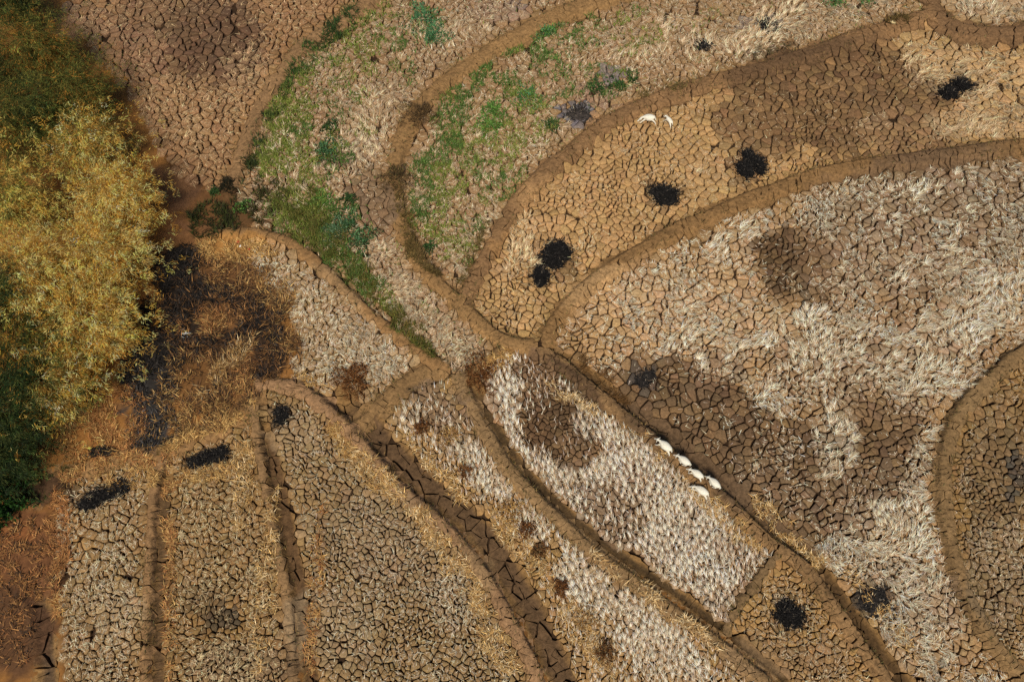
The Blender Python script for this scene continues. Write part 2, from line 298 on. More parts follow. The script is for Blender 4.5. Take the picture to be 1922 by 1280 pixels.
def height(x, y):
    """the lie of the land: flat paddies, raised ridges, sunken ditches, gentle unevenness"""
    x = np.asarray(x, float); y = np.asarray(y, float)
    hr = np.zeros(x.shape); hd = np.zeros(x.shape)
    for Ls, sgn in ((RL, 1), (DL, -1)):
        for l in Ls:
            lo = l.g.min(0)-2*l.wm-1; hi = l.g.max(0)+2*l.wm+1
            idx = np.nonzero((x > lo[0]) & (x < hi[0]) & (y > lo[1]) & (y < hi[1]))[0]
            if not len(idx): continue
            d, wv = seg_dist(x[idx], y[idx], l.g, l.wmv)
            if sgn > 0:
                v = 1.0*l.h*(.75+.5*fnoise(x[idx]*.5, y[idx]*.5, 45))*(0.80*(1-sstep(.39, .57, d/wv))+0.20*np.clip(1-d/(0.8*wv), 0, 1))
                hr[idx] = np.maximum(hr[idx], v)
            else:
                v = l.h*(1-sstep(.30, .62, d/wv)); hd[idx] = np.maximum(hd[idx], v)
    return hr - hd*(1-.65*sstep(.04, .2, hr)) + .05*sstep(.05, .2, hr)*(fnoise(x*2.5, y*2.5, 46)-.5) + 0.10*(fnoise(x*.12, y*.12, 5)-.5)*2 + 0.03*(fnoise(x*.9, y*.9, 6)-.5)

def wobble(px, py):
    return ((fnoise(px*.022, py*.022, 21)-.5)*46+(fnoise(px*.075, py*.075, 31)-.5)*26, (fnoise(px*.022, py*.022, 25)-.5)*46+(fnoise(px*.075, py*.075, 35)-.5)*26)
def over_patches(px, py, patches, fn):
    wx, wy = wobble(px, py)
    for p in patches:
        R = 1.3*max(p[2], p[3])+45
        k = np.nonzero((np.abs(px-p[0]) < R) & (np.abs(py-p[1]) < R))[0]
        if not len(k): continue
        a = math.radians(p[4]); sc = min(1.0, min(p[2], p[3])/40.0)
        dx = px[k]+wx[k]*sc-p[0]; dy = py[k]+wy[k]*sc-p[1]
        u = (dx*math.cos(a)+dy*math.sin(a))/p[2]; v = (-dx*math.sin(a)+dy*math.cos(a))/p[3]
        fn(k, 1-sstep(.84, 1.10, np.hypot(u, v)), p)
def soil_colour(px, py, base):
    c = np.array(base, float)
    def fn(k, m, p):
        m = (m*p[6])[:, None]; c[k] = c[k]*(1-m)+lin(p[5])*m
    over_patches(px, py, COLPATCH, fn)
    return c
def field_value(px, py, base, patches):
    d = np.array(base, float)
    def fn(k, m, p): d[k] = d[k]*(1-m)+p[5]*m
    over_patches(px, py, patches, fn)
    return d

# ---- label map on a 4-unit raster: which field does a spot belong to
GX0, GY0, GS = -260, -180, 4
gw, gh = (2200-GX0)//GS, (1440-GY0)//GS
gx, gy = np.meshgrid(GX0+GS*(np.arange(gw)+.5), GY0+GS*(np.arange(gh)+.5))
wall = np.zeros((gh, gw), bool); near_edge = np.full((gh, gw), 1e9)
for l in RL+DL:
    d = seg_dist(gx.ravel(), gy.ravel(), l.p[::2] if len(l.p) > 30 else l.p).reshape(gh, gw)
    wall |= d < l.w*0.5; near_edge = np.minimum(near_edge, d-l.w*0.5)
for b in BARRIERS:
    d = seg_dist(gx.ravel(), gy.ravel(), np.array(b, float)).reshape(gh, gw); wall |= d < 5
lab = np.full((gh, gw), -1, int)
for i, f in enumerate(FIELDS):
    c, r = int((f[1][0]-GX0)/GS), int((f[1][1]-GY0)/GS)
    m = np.zeros((gh, gw), bool); m[r, c] = not wall[r, c]; n0 = -1
    free = ~wall & (lab < 0)
    while m.sum() != n0:
        n0 = m.sum()
        for _ in range(12):
            g = m.copy(); g[1:] |= m[:-1]; g[:-1] |= m[1:]; g[:, 1:] |= m[:, :-1]; g[:, :-1] |= m[:, 1:]; m = g & free
    lab[m] = i
    print('field', f[0], int(m.sum()))
def lab_at(px, py):
    c = np.clip(((np.asarray(px)-GX0)/GS).astype(int), 0, gw-1); r = np.clip(((np.asarray(py)-GY0)/GS).astype(int), 0, gh-1)
    return lab[r, c]
def edge_at(px, py):
    c = np.clip(((np.asarray(px)-GX0)/GS).astype(int), 0, gw-1); r = np.clip(((np.asarray(py)-GY0)/GS).astype(int), 0, gh-1)
    return near_edge[r, c]

# ------------------------------------------------------------------ sites of the mud plates
S_px, S_py, S_reg, S_row, S_sp, S_gap = [], [], [], [], [], []
for i, f in enumerate(FIELDS):
    sp, a = f[2], math.radians(f[3])
    ys, xs = np.nonzero(lab == i)
    cx, cy = GX0+GS*xs.mean(), GY0+GS*ys.mean(); R = GS*max(np.ptp(xs), np.ptp(ys))*1.0+50
    n = int(R/sp)+1; iu, iv = np.meshgrid(np.arange(-n, n+1), np.arange(-n, n+1))
    u = iu*sp+(iv % 2)*sp*0.5*0.7; v = iv*sp*0.96
    u = u+rng.normal(0, .24*sp, u.shape); v = v+rng.normal(0, .24*sp, v.shape)
    px = (cx+u*math.cos(a)-v*math.sin(a)).ravel(); py = (cy+u*math.sin(a)+v*math.cos(a)).ravel()
    bend = 40*(fnoise(px*.006, py*.006, 40+i)-.5)+14*(fnoise(px*.02, py*.02, 44+i)-.5); bend2 = 40*(fnoise(px*.006, py*.006, 60+i)-.5)+14*(fnoise(px*.02, py*.02, 64+i)-.5); px = px+bend*2; py = py+bend2*2
    ok = (px > GX0+8) & (px < 2190) & (py > GY0+8) & (py < 1430)
    px, py = px[ok], py[ok]
    ok = (lab_at(px, py) == i) & (edge_at(px, py) > sp*.30)
    px, py = px[ok], py[ok]
    S_px.append(px); S_py.append(py); S_reg.append(np.full(len(px), i)); S_row.append(np.zeros(len(px), int))
    S_sp.append(np.full(len(px), sp)); S_gap.append(np.full(len(px), f[4]))
taken = []          # ridge junctions: the first ridge that claims a spot keeps it
for k, l in enumerate(RL+DL):
    isr = k < len(RL); reg = 100+k
    d = np.hypot(*np.diff(l.p, axis=0).T); s = np.concatenate(([0], np.cumsum(d)))
    t = []; q = 0
    while q < s[-1]:
        t.append(q); q += l.sp*(rng.uniform(.5, 1.3) if isr else rng.uniform(.6, 1.45))
    t = np.array(t)
    P = np.stack([np.interp(t, s, l.p[:, 0]), np.interp(t, s, l.p[:, 1])], 1)
    T = np.stack([np.interp(t+3, s, l.p[:, 0]), np.interp(t+3, s, l.p[:, 1])], 1)-np.stack([np.interp(t-3, s, l.p[:, 0]), np.interp(t-3, s, l.p[:, 1])], 1)
    T /= np.maximum(np.linalg.norm(T, axis=1, keepdims=True), 1e-6); Nn = np.stack([-T[:, 1], T[:, 0]], 1)
    rows = (-.37, 0, .37) if isr or l.w > 40 else (-.24, .24)
    if l.w <= 22: rows = (0,)
    for r in rows:
        jt = .20 if isr else .26
        Q = P+Nn*(r*l.w)+T*rng.normal(0, jt*l.sp, (len(P), 1))+Nn*rng.normal(0, .05*l.w, (len(P), 1))
        ok = (Q[:, 0] > GX0) & (Q[:, 0] < 2200) & (Q[:, 1] > GY0) & (Q[:, 1] < 1440)
        for (p2, w2) in taken:
            ok &= seg_dist(Q[:, 0], Q[:, 1], p2) > w2*0.5
        Q = Q[ok]
        S_px.append(Q[:, 0]); S_py.append(Q[:, 1]); S_reg.append(np.full(len(Q), reg)); S_row.append(np.full(len(Q), int(r*100)))
        S_sp.append(np.full(len(Q), max(l.sp, l.w*.6))); S_gap.append(np.full(len(Q), l.gap))
    taken.append((l.p, l.w))
S_px, S_py, S_reg, S_row, S_sp, S_gap = map(np.concatenate, (S_px, S_py, S_reg, S_row, S_sp, S_gap))
NS = len(S_px); print('sites', NS)
SX, SY = ground(S_px, S_py); S_m = mpp(S_px, S_py); S_my = mpp_y(S_px, S_py)
S_straw = field_value(S_px, S_py, np.where(S_reg < 100, np.array([f[6] for f in FIELDS])[np.clip(S_reg, 0, len(FIELDS)-1)], 0.), STRAWPATCH)
S_straw[S_reg >= 100] = 0; S_gap = S_gap*.86*(1-.1*sstep(.5, 1., S_straw))
kd = kdtree.KDTree(NS)
for i in range(NS): kd.insert((SX[i], SY[i], 0), i)
kd.balance()
def hsh(i, j, s=0):
    if i > j: i, j = j, i
    v = math.sin(i*12.9898+j*78.233+s*37.719)*43758.5453
    return v-math.floor(v)
def clip(poly, nx, ny, c):
    out = []; n = len(poly)
    dv = [p[0]*nx+p[1]*ny-c for p in poly]
    for k in range(n):
        a, da = poly[k], dv[k]; b, db = poly[(k+1) % n], dv[(k+1) % n]
        if da <= 0: out.append(a)
        if (da < 0 and db > 0) or (da > 0 and db < 0):
            t = da/(da-db); out.append((a[0]+(b[0]-a[0])*t, a[1]+(b[1]-a[1])*t))
    return out
cells = []      # (site, outline relative to the site)
for i in range(NS):
    x0, y0 = SX[i], SY[i]; R = .80*S_sp[i]*S_m[i]; Ry = .80*S_sp[i]*S_my[i]
    poly = [(R*math.cos(k*math.pi/4+.39)*1.2, Ry*math.sin(k*math.pi/4+.39)*1.2) for k in range(8)]
    ri = S_reg[i]
    for co, j, dist in kd.find_n((x0, y0, 0), 15):
        if j == i or dist < 1e-6: continue
        dx, dy = SX[j]-x0, SY[j]-y0; rj = S_reg[j]
        h = hsh(i, j)
        if ri < 100 and rj < 100:
            g = 0.0 if h < .05 else (.50+.70*hsh(i, j, 1)**1.6)
        elif ri >= 100 and rj == ri:
            if S_row[i] == S_row[j]: g = 0.0 if h < .2 else (.2+.8*hsh(i, j, 1)**2)
            elif ri >= 100+len(RL): g = 0.0 if h < .30 else (.3+1.2*hsh(i, j, 1))
            else: g = 0.0 if h < .8 else .4
        elif ri >= 100 and rj >= 100: g = 0.0 if h < .6 else .6
        else: g = 0.0 if h < .3 else .55
        hg = g*.5*(S_gap[i]+S_gap[j])*S_m[i]
        poly = clip(poly, dx/dist, dy/dist, dist*.5-hg)
        if len(poly) < 3: break
    if len(poly) >= 3: cells.append((i, poly))
# round the corners, subdivide long edges, wobble
WX = rng.uniform(-1, 1, (5, 4))
def warp(x, y, a):
    return (a*(np.sin(7.1*x+3.3*y+1.0)+.7*np.sin(-5.3*x+9.7*y+2.1)+.6*np.sin(17*x+11*y)+.5*np.sin(31*x-27*y))*.5,
            a*(np.sin(6.3*y-4.1*x+.4)+.7*np.sin(8.9*x+5.1*y+4.4)+.6*np.sin(-13*x+16*y)+.5*np.sin(29*x+33*y))*.5)
outl = []
for i, poly in cells:
    rd = S_reg[i] >= 100; c = .04 if rd else .10
    q = []
    n = len(poly)
    for k in range(n):
        a, b = poly[k], poly[(k+1) % n]; L = math.hypot(b[0]-a[0], b[1]-a[1])
        if L < 1e-4: continue
        q.append((a[0]+(b[0]-a[0])*c, a[1]+(b[1]-a[1])*c))
        if L > .30:
            m = 2 if L > .8 else 1
            for e in range(m):
                t = (e+1)/(m+1); q.append((a[0]+(b[0]-a[0])*t, a[1]+(b[1]-a[1])*t))
        q.append((a[0]+(b[0]-a[0])*(1-c), a[1]+(b[1]-a[1])*(1-c)))
    if len(q) < 4: outl.append(None); continue
    o = np.array(q)+np.array([[SX[i], SY[i]]]); wx, wy = warp(o[:, 0], o[:, 1], .055)
    o = o+np.stack([wx, wy], 1); outl.append(o)
keep = [(cells[k][0], outl[k]) for k in range(len(cells)) if outl[k] is not None]
# rings: foot, rim, shoulder, (ridges: one more), centre
recs = []; allxy = []; cnt = 0
for i, o in keep:
    c = o.mean(0); rd = S_reg[i] >= 100
    rings = [o, o, o, c+(o-c)*(.8 if rd else .84)] + ([c+(o-c)*.45] if rd else []) + [c[None]]
    n = len(o); m = sum(len(r) for r in rings)
    recs.append((i, n, len(rings), cnt, m, c)); allxy.append(np.concatenate(rings)); cnt += m
AXY = np.concatenate(allxy); AZ = height(AXY[:, 0], AXY[:, 1])
apx, apy = survey(AXY[:, 0], AXY[:, 1])
rec_i = np.repeat([r[0] for r in recs], [r[4] for r in recs])
fbase = lin([f[5] for f in FIELDS]); lbase = lin([l.col for l in RL+DL])
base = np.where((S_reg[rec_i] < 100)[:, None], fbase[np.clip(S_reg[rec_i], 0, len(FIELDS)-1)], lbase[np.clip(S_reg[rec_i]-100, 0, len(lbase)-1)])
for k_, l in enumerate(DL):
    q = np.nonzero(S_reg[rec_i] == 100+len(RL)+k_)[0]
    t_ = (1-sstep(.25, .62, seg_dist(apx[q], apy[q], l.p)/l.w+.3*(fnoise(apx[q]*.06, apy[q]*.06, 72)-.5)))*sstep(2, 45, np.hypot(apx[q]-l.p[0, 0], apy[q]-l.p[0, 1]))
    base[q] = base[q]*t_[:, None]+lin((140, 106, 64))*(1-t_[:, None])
band = np.where((S_reg[rec_i] < 100), 1-sstep(2, 26, edge_at(apx, apy)+22*(fnoise(apx*.03, apy*.03, 77)-.5)), 0)[:, None]*.5
base = base*(1-band)+lin((152, 116, 72))*band
cpx, cpy = survey(*np.repeat(np.array([r[5] for r in recs]), [r[4] for r in recs], axis=0).T)
fw = np.where(S_reg[rec_i] < 100, .8, 0.)          # a plate dries or burns as a whole
jx, jy = rng.normal(0, 9, NS)[rec_i], rng.normal(0, 9, NS)[rec_i]
unstained = base
ACOL = soil_colour(apx*(1-fw)+(cpx+jx)*fw, apy*(1-fw)+(cpy+jy)*fw, base)
keep_ = np.where(S_reg[rec_i] < 100, np.clip(rng.normal(.14, .10, NS), 0, .45)[rec_i], 0)[:, None]; ACOL = ACOL*(1-keep_)+unstained*keep_
# pale straw dust trodden into the top of the plates
rg = S_reg[rec_i]; isf = rg < 100; fd = np.array([f[6] for f in FIELDS]); fs = lin([f[7] for f in FIELDS])
dd = np.where(isf, fd[np.clip(rg, 0, len(FIELDS)-1)], 0.0); dd = np.where(isf, field_value(apx, apy, dd, STRAWPATCH), 0)
wgt = np.concatenate([np.concatenate([np.full(3*n, .5), np.full(m-3*n-1, .85), [1.05]]) for (i_, n, nr, st, m, c_) in recs])
chaff = (np.clip(dd, 0, 1)*.45*wgt*np.clip(-.1+1.5*fnoise(apx*.05, apy*.05, 71), 0, 1.2))[:, None]*(1-.7*band)
ACOL = ACOL*(1-chaff)+fs[np.clip(rg, 0, len(FIELDS)-1)]*.92*chaff
tone = np.exp(rng.normal(0, .075, NS)); tone[S_reg >= 100] = np.exp(rng.normal(0, .012, (S_reg >= 100).sum()))
hue = rng.normal(0, .018, (NS, 3)); hue[S_reg >= 100] = 0
ACOL = ACOL*(tone[rec_i][:, None])*(1+hue[rec_i])
lift = rng.normal(0, .005, NS)
PLATE = {}     # per site: centre, radius, outline, top height
pl_meshdata = []
for (i, n, nr, st, m, c) in recs:
    xy = AXY[st:st+m]; z = AZ[st:st+m].copy(); rd = S_reg[i] >= 100
    rad = float(np.mean(np.hypot(*(xy[:n]-c).T)))
    dome = (.0 if rd else .035*rad*(.5+1.0*hsh(i, i+1)))
    lf = 0 if rd else lift[i]
    z[:n] -= .32; z[n:3*n] += lf-(0 if rd else .014)
    z[3*n:4*n] += lf+dome*.7
    z[-1] += lf+dome
    V = np.column_stack([xy-c, z-z[-1]])
    F = []; 
    for r in range(nr-2):
        if r == 1: continue
        for k in range(n):
            k2 = (k+1) % n; F.append((r*n+k, r*n+k2, (r+1)*n+k2, (r+1)*n+k))
    b = (nr-2)*n
    for k in range(n): F.append((b+k, b+(k+1) % n, m-1))
    pl_meshdata.append((V, F, ACOL[st:st+m], (c[0], c[1], z[-1])))
    PLATE[i] = (c, rad, xy[:n], z[-1], z[3*n:4*n])

# ------------------------------------------------------------------ the ground sheet
nx, ny = 520, 320
ax = np.concatenate((np.array([-1500, -400, -140]), np.linspace(-64, 64, nx), np.array([140, 400, 1500])))
ay = np.concatenate((np.array([-1500, -300, -60]), np.linspace(-9, 70, ny), np.array([140, 400, 1500])))
gX, gY = np.meshgrid(ax, ay); fx, fy = gX.ravel(), gY.ravel()
inside = (np.abs(fx) < 70) & (fy > -12) & (fy < 74)
gz = np.zeros(len(fx)); gz[inside] = height(fx[inside], fy[inside])
gpx, gpy = survey(fx, np.maximum(fy, -20))
inmap = inside & (gpx > GX0+6) & (gpx < 2194) & (gpy > GY0+6) & (gpy < 1434)
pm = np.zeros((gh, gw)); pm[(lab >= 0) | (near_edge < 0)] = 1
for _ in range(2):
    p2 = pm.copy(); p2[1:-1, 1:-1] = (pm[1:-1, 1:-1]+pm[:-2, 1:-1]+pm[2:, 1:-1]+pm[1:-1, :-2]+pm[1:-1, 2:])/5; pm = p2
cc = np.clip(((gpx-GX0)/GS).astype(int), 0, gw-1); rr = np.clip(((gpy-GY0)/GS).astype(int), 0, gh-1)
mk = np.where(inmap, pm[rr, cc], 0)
gz = gz-.20*sstep(.3, .95, mk)
gc = np.tile(lin((146, 100, 52)), (len(fx), 1))
gc[inside] = soil_colour(gpx[inside], gpy[inside], gc[inside])
crack = lin((58, 42, 28))                        # darker soil colour at the bottom of the cracks
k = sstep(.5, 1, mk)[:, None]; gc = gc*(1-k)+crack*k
W_ = len(ax); H_ = len(ay); idx = np.arange(W_*H_).reshape(H_, W_)
quads = np.stack([idx[:-1, :-1], idx[:-1, 1:], idx[1:, 1:], idx[1:, :-1]], -1).reshape(-1)
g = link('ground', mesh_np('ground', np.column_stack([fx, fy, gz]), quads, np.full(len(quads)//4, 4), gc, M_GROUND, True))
tag(g, 'bare brown soil under and between the cracked paddy fields', 'ground', kind='structure')

# ------------------------------------------------------------------ link plates to their fields, ridges and ditches
regions = {}
for (i, n, nr, st, m, c), md in zip(recs, pl_meshdata): regions.setdefault(int(S_reg[i]), []).append((i, md))
n_single = 0
for reg, lst in sorted(regions.items()):
    if reg < 100: nm, label, cat = 'paddy_field', FIELDS[reg][9], 'field'
    elif reg < 100+len(RL):
        nm, label, cat = 'earth_ridge', RL[reg-100].label, 'ridge'
        if RL[reg-100].key == 'r_track': nm, cat = 'earth_path', 'path'
    else: nm, label, cat = 'ditch', DL[reg-100-len(RL)].label, 'ditch'
    vis = [q for q in lst if -5 < S_px[q[0]] < 1927 and -5 < S_py[q[0]] < 1285]
    cen = np.mean([q[1][3] for q in (vis or lst)], axis=0)
    root = empty(nm, (float(cen[0]), float(cen[1]), 0)); tag(root, label, cat, kind='structure')
    vis.sort(key=lambda q: -PLATE[q[0]][1]/S_m[q[0]])
    single = set(q[0] for q in vis[:295])
    rv, rf, rs, rc = [], [], [], []; nv = 0
    for i, (V, F, C, loc) in lst:
        if i in single:
            me = mesh_np('mud_plate', V, [a for f in F for a in f], [len(f) for f in F], C, M_SOIL if reg < 100 else M_RIDGE, True)
            link('mud_plate', me, root, (loc[0]-root.location.x, loc[1]-root.location.y, loc[2])); n_single += 1
        else:
            rv.append(V+np.array(loc)-np.array(root.location)); rf += [a+nv for f in F for a in f]; rs += [len(f) for f in F]; rc.append(C); nv += len(V)
    if rv:
        o = link('mud_plates', mesh_np('mud_plates', np.concatenate(rv), rf, rs, np.concatenate(rc), M_SOIL if reg < 100 else M_RIDGE, True), root)
        o['kind'] = 'stuff'
print('single plates', n_single)

# ------------------------------------------------------------------ straw and grass growing or lying on the plates
def on_plates(ids, counts, shrink):
    """random spots on the plates' tops"""
    rep = np.repeat(np.arange(len(ids)), counts); N = len(rep)
    cx = np.array([PLATE[i][0] for i in ids])[rep]; zc = np.array([PLATE[i][3] for i in ids])[rep]
    no = np.array([len(PLATE[i][2]) for i in ids])
    off = np.concatenate(([0], np.cumsum(no)[:-1])); allo = np.concatenate([PLATE[i][2] for i in ids]); allz = np.concatenate([PLATE[i][4] for i in ids])
    k = (rng.random(N)*no[rep]).astype(int); k2 = (k+1) % no[rep]
    t = rng.random((N, 1)); e = allo[off[rep]+k]*(1-t)+allo[off[rep]+k2]*t; ez = allz[off[rep]+k]*(1-t[:, 0])+allz[off[rep]+k2]*t[:, 0]
    r = np.sqrt(rng.random((N, 1)))*shrink
    p = cx+(e-cx)*r; z = zc+(ez-zc)*np.clip(r[:, 0]/.86, 0, 1)
    return rep, p, z
def straw_for(fi):
    f = FIELDS[fi]
    ids = np.array([i for i, _ in keep if S_reg[i] == fi and -60 < S_px[i] < 1980 and -60 < S_py[i] < 1340 and i in PLATE])
    px, py = S_px[ids], S_py[ids]
    d = field_value(px, py, np.full(len(ids), f[6]), STRAWPATCH)
    d = d*np.clip(-.35+2.7*(.5*fnoise(px*.035, py*.035, 80+fi)+.5*fnoise(px*.013, py*.013, 180+fi)), .05, 2)*(1-.75*(1-sstep(4, 30, edge_at(px, py))))*np.exp(rng.normal(0, .25, len(ids)))
    if f[0] in ('f_big', 'f_corner', 'f_tan'):
        qx, qy = px+60*(fnoise(px*.012, py*.012, 301)-.5), py+60*(fnoise(px*.012, py*.012, 302)-.5)
        drift = np.clip(1-np.abs(2*fnoise((qx*.8-qy*.6)*.011, (qx*.6+qy*.8)*.024, 303)-1)*4.5, 0, 1)+np.clip(1-np.abs(2*fnoise((qx*.6+qy*.8)*.012, (qx*.8-qy*.6)*.028, 304)-1)*4.5, 0, 1)
        d = d*(.12+1.6*drift)
    area = np.array([PLATE[i][1]**2*3.14 for i in ids])/(S_m[ids]*S_my[ids])
    counts = rng.poisson(np.clip(d, 0, 1.5)*area*(.34 if f[8] else .30)*np.where(rng.random(len(ids)) < (.14 if f[8] else 0), .15, 1))
    return f, ids, d, counts
for fi, f in enumerate(FIELDS):
    f, ids, d, counts = straw_for(fi)
    if counts.sum() < 10: continue
    rep, p, z = on_plates(ids, counts, np.repeat(.74+.12*sstep(.4, .9, d)*(1-f[8]), counts)[:, None])
    N = len(rep); I = ids[rep]; s = S_m[I]
    ppx, ppy = survey(p[:, 0], p[:, 1])
    flow = fnoise(ppx*.010, ppy*.010, 90+fi)*2*math.pi*1.6+1.0+.8*(fnoise(ppx*.05, ppy*.05, 97)-.5)
    hi = sstep(.35, .8, d)[rep]; tuft = (rng.random(N) < (.85 if f[8] else .10+.62*hi))
    cxy = np.array([PLATE[i][0] for i in I]); rel = p-cxy; outa = np.arctan2(rel[:, 1], rel[:, 0])
    p = np.where(tuft[:, None], cxy+rel*.5, p)
    row = f[8]*(math.radians(100)+.5*(fnoise(ppx*.008, ppy*.008, 95)-.5))
    ang = np.where(tuft, row+rng.normal(0, .32, N) if f[8] else np.where(hi > .3, flow+rng.normal(0, .45, N), outa+rng.normal(0, .6, N)), flow+rng.normal(0, .8, N)+math.pi*(rng.random(N) < .5))
    el = np.where(tuft, rng.uniform(.15, .6, N), np.abs(rng.normal(.06, .15, N)))
    ln = np.where(tuft, rng.uniform(6, 12, N)*(1+.35*hi*(1-f[8])+.25*f[8]), rng.gamma(5, 1.35, N).clip(3, 15)*(1+.5*sstep(.5, .9, S_straw[I])))*s
    D = np.stack([np.cos(ang)*np.cos(el), np.sin(ang)*np.cos(el), np.sin(el)], 1)*ln[:, None]
    wd = rng.uniform(.7, 1.5, N)*s
    colr = lin(f[7])*((.66+.50*fnoise(ppx*.02, ppy*.02, 200+fi))*(.88+.3*np.clip(d[rep], 0, 1)))[:, None]*np.exp(rng.normal(0, .24, (N, 1)))*(1+rng.normal(0, .04, (N, 3)))
    dry = rng.random(N) < .35; colr[dry] = lin((164, 130, 90))*np.exp(rng.normal(0, .2, (dry.sum(), 1)))
    P3 = np.column_stack([p, z+.005+.03*rng.random(N)])
    V, F, S, C = blades(P3, D, wd, np.clip(colr, .01, .85))
    o = link('straw_stubble', mesh_np('straw_stubble', V, F, S, C, M_STRAW))
    tag(o, 'dry straw lying on the ' + f[9], 'straw', kind='stuff')
for fi in (FI['f_green'], FI['f_inner']):
    ids = np.array([i for i, _ in keep if S_reg[i] == fi and -60 < S_px[i] < 1980 and -60 < S_py[i] < 1340 and i in PLATE])
    px, py = S_px[ids], S_py[ids]
    d = field_value(px, py, np.full(len(ids), .04), GREENPATCH)
    nzz = .6*fnoise(px*.06, py*.06, 110+fi)+.4*rng.random(len(px))
    d = np.where(nzz+d*.5 > .70, d, d*.06)*np.exp(rng.normal(0, .3, len(ids)))
    area = np.array([PLATE[i][1]**2*3.14 for i in ids])/(S_m[ids]*S_my[ids])
    counts = rng.poisson(np.clip(d, 0, 1.2)*area*.42)
    rep, p, z = on_plates(ids, counts, 1.15)
    N = len(rep); I = ids[rep]; s = S_m[I]
    ang = rng.uniform(0, 2*math.pi, N); el = rng.uniform(.2, 1.2, N); ln = rng.uniform(5, 11, N)*s
    D = np.stack([np.cos(ang)*np.cos(el), np.sin(ang)*np.cos(el), np.sin(el)], 1)*ln[:, None]
    warm = sstep(.45, .6, fnoise(px*.015, py*.015, 130))[rep][:, None]
    cg = lin((92, 118, 54))*(1-warm)+lin((130, 140, 62))*warm
    cg = cg*np.exp(rng.normal(0, .25, (N, 1)))
    V, F, S, C = blades(np.column_stack([p, z]), D, rng.uniform(1.3, 2.3, N)*s, cg)
    o = link('green_grass', mesh_np('green_grass', V, F, S, C, M_GRASS))
    tag(o, 'patchy green grass on the ' + FIELDS[fi][9], 'grass', kind='stuff')

# ------------------------------------------------------------------ loose litter and grass on open ground, given as patches
def litter(name, label, cat, patches, mat, per=.30, flat=.2, lnr=(7, 15), wdr=(1.0, 1.9), jitter=.28, lift_=0.01):
    Ps, Ds, Ws, Cs = [], [], [], []
    for (cx, cy, rx, ry, a, dens, cols) in patches:
        n = int(math.pi*rx*ry*dens*per*1.6)
        r = np.sqrt(rng.random(n))*1.15; th = rng.uniform(0, 2*math.pi, n)
        u = rx*r*np.cos(th); v = ry*r*np.sin(th); ca, sa = math.cos(math.radians(a)), math.sin(math.radians(a))
        qx, qy = cx+u*ca-v*sa, cy+u*sa+v*ca
        wx = (fnoise(qx*.03, qy*.03, 141)-.5)*30; qx = qx+1.6*wx*min(1, rx/40); qy = qy+(fnoise(qx*.03, qy*.03, 143)-.5)*50*min(1, ry/40)
        ok = fnoise(qx*.05, qy*.05, 150) > .30*rng.random(n)+.32; qx, qy = qx[ok], qy[ok]; n = len(qx)
        x, y = ground(qx, qy); s = mpp(qx, qy); z = height(x, y)
        ang = fnoise(qx*.02, qy*.02, 160)*9+rng.normal(0, .8, n)+math.pi*(rng.random(n) < .5)
        el = np.abs(rng.normal(flat, .3, n)); ln = rng.uniform(*lnr, n)*s
        Ds.append(np.stack([np.cos(ang)*np.cos(el), np.sin(ang)*np.cos(el), np.sin(el)], 1)*ln[:, None])
        Ps.append(np.column_stack([x, y, z+lift_+.06*rng.random(n)])); Ws.append(rng.uniform(*wdr, n)*s)
        cl = lin(cols)[rng.integers(0, len(cols), n)]; Cs.append(cl*np.exp(rng.normal(0, jitter, (n, 1))))
    V, F, S, C = blades(np.concatenate(Ps), np.concatenate(Ds), np.concatenate(Ws), np.concatenate(Cs))
    o = link(name, mesh_np(name, V, F, S, C, mat)); tag(o, label, cat, kind='stuff'); return o
GOLD = [(206,168,104), (182,140,80), (150,108,60)]; RUST = [(168,112,64), (188,136,80), (132,84,48)]; BRN = [(128,88,50), (98,68,42), (72,52,36), (158,114,66), (60,46,34)]
BLK = [(26,23,21), (40,35,31), (62,55,50), (20,17,15)]; OLV = [(86,96,40), (106,110,48), (124,108,56)]; TAN = [(206,172,118), (180,140,86), (222,196,150)]
litter('straw_litter', 'thick brown burnt straw litter between the bamboo and the pale field', 'straw', [
  (410,600,100,90,20,.45,BRN),(430,700,90,60,-20,.5,BRN),(360,740,60,70,0,.5,BRN+GOLD),(350,660,26,40,20,.9,BLK),(440,640,40,22,-30,.9,BLK),(500,610,34,44,10,.9,BLK),(400,740,30,18,0,.7,BLK),(390,640,24,16,0,.9,BLK),(370,545,50,18,25,1.,BLK),(450,560,46,16,25,.8,BLK),(505,670,26,34,0,.7,BLK),
  (380,600,44,18,-25,.6,RUST+BRN),(430,585,36,16,20,.5,RUST+BRN),(360,690,22,30,0,.5,RUST+BRN),(430,620,30,12,-35,.5,GOLD+BRN),(470,680,40,14,-40,.5,RUST+BRN),(440,740,40,20,-20,.6,GOLD+BRN),(385,775,50,18,-20,.6,GOLD+BRN),(345,800,20,24,0,.5,GOLD+BRN),(330,640,22,60,10,.8,BLK),(340,590,26,36,0,.8,BLK),
  (420,690,70,13,-48,1.3,GOLD+TAN),(380,610,40,14,-20,.8,GOLD+RUST),(450,730,40,16,-20,.8,GOLD+RUST),(490,560,60,40,30,.5,BRN),(530,610,26,50,0,.5,BRN+GOLD),(520,560,30,30,0,.4,GOLD),(545,660,20,40,0,.4,BRN),(440,520,60,30,0,.6,BRN+GOLD),(400,800,80,14,-25,.6,GOLD),(440,470,70,18,0,.6,GOLD)], M_STRAW, per=.34, lnr=(7, 19))
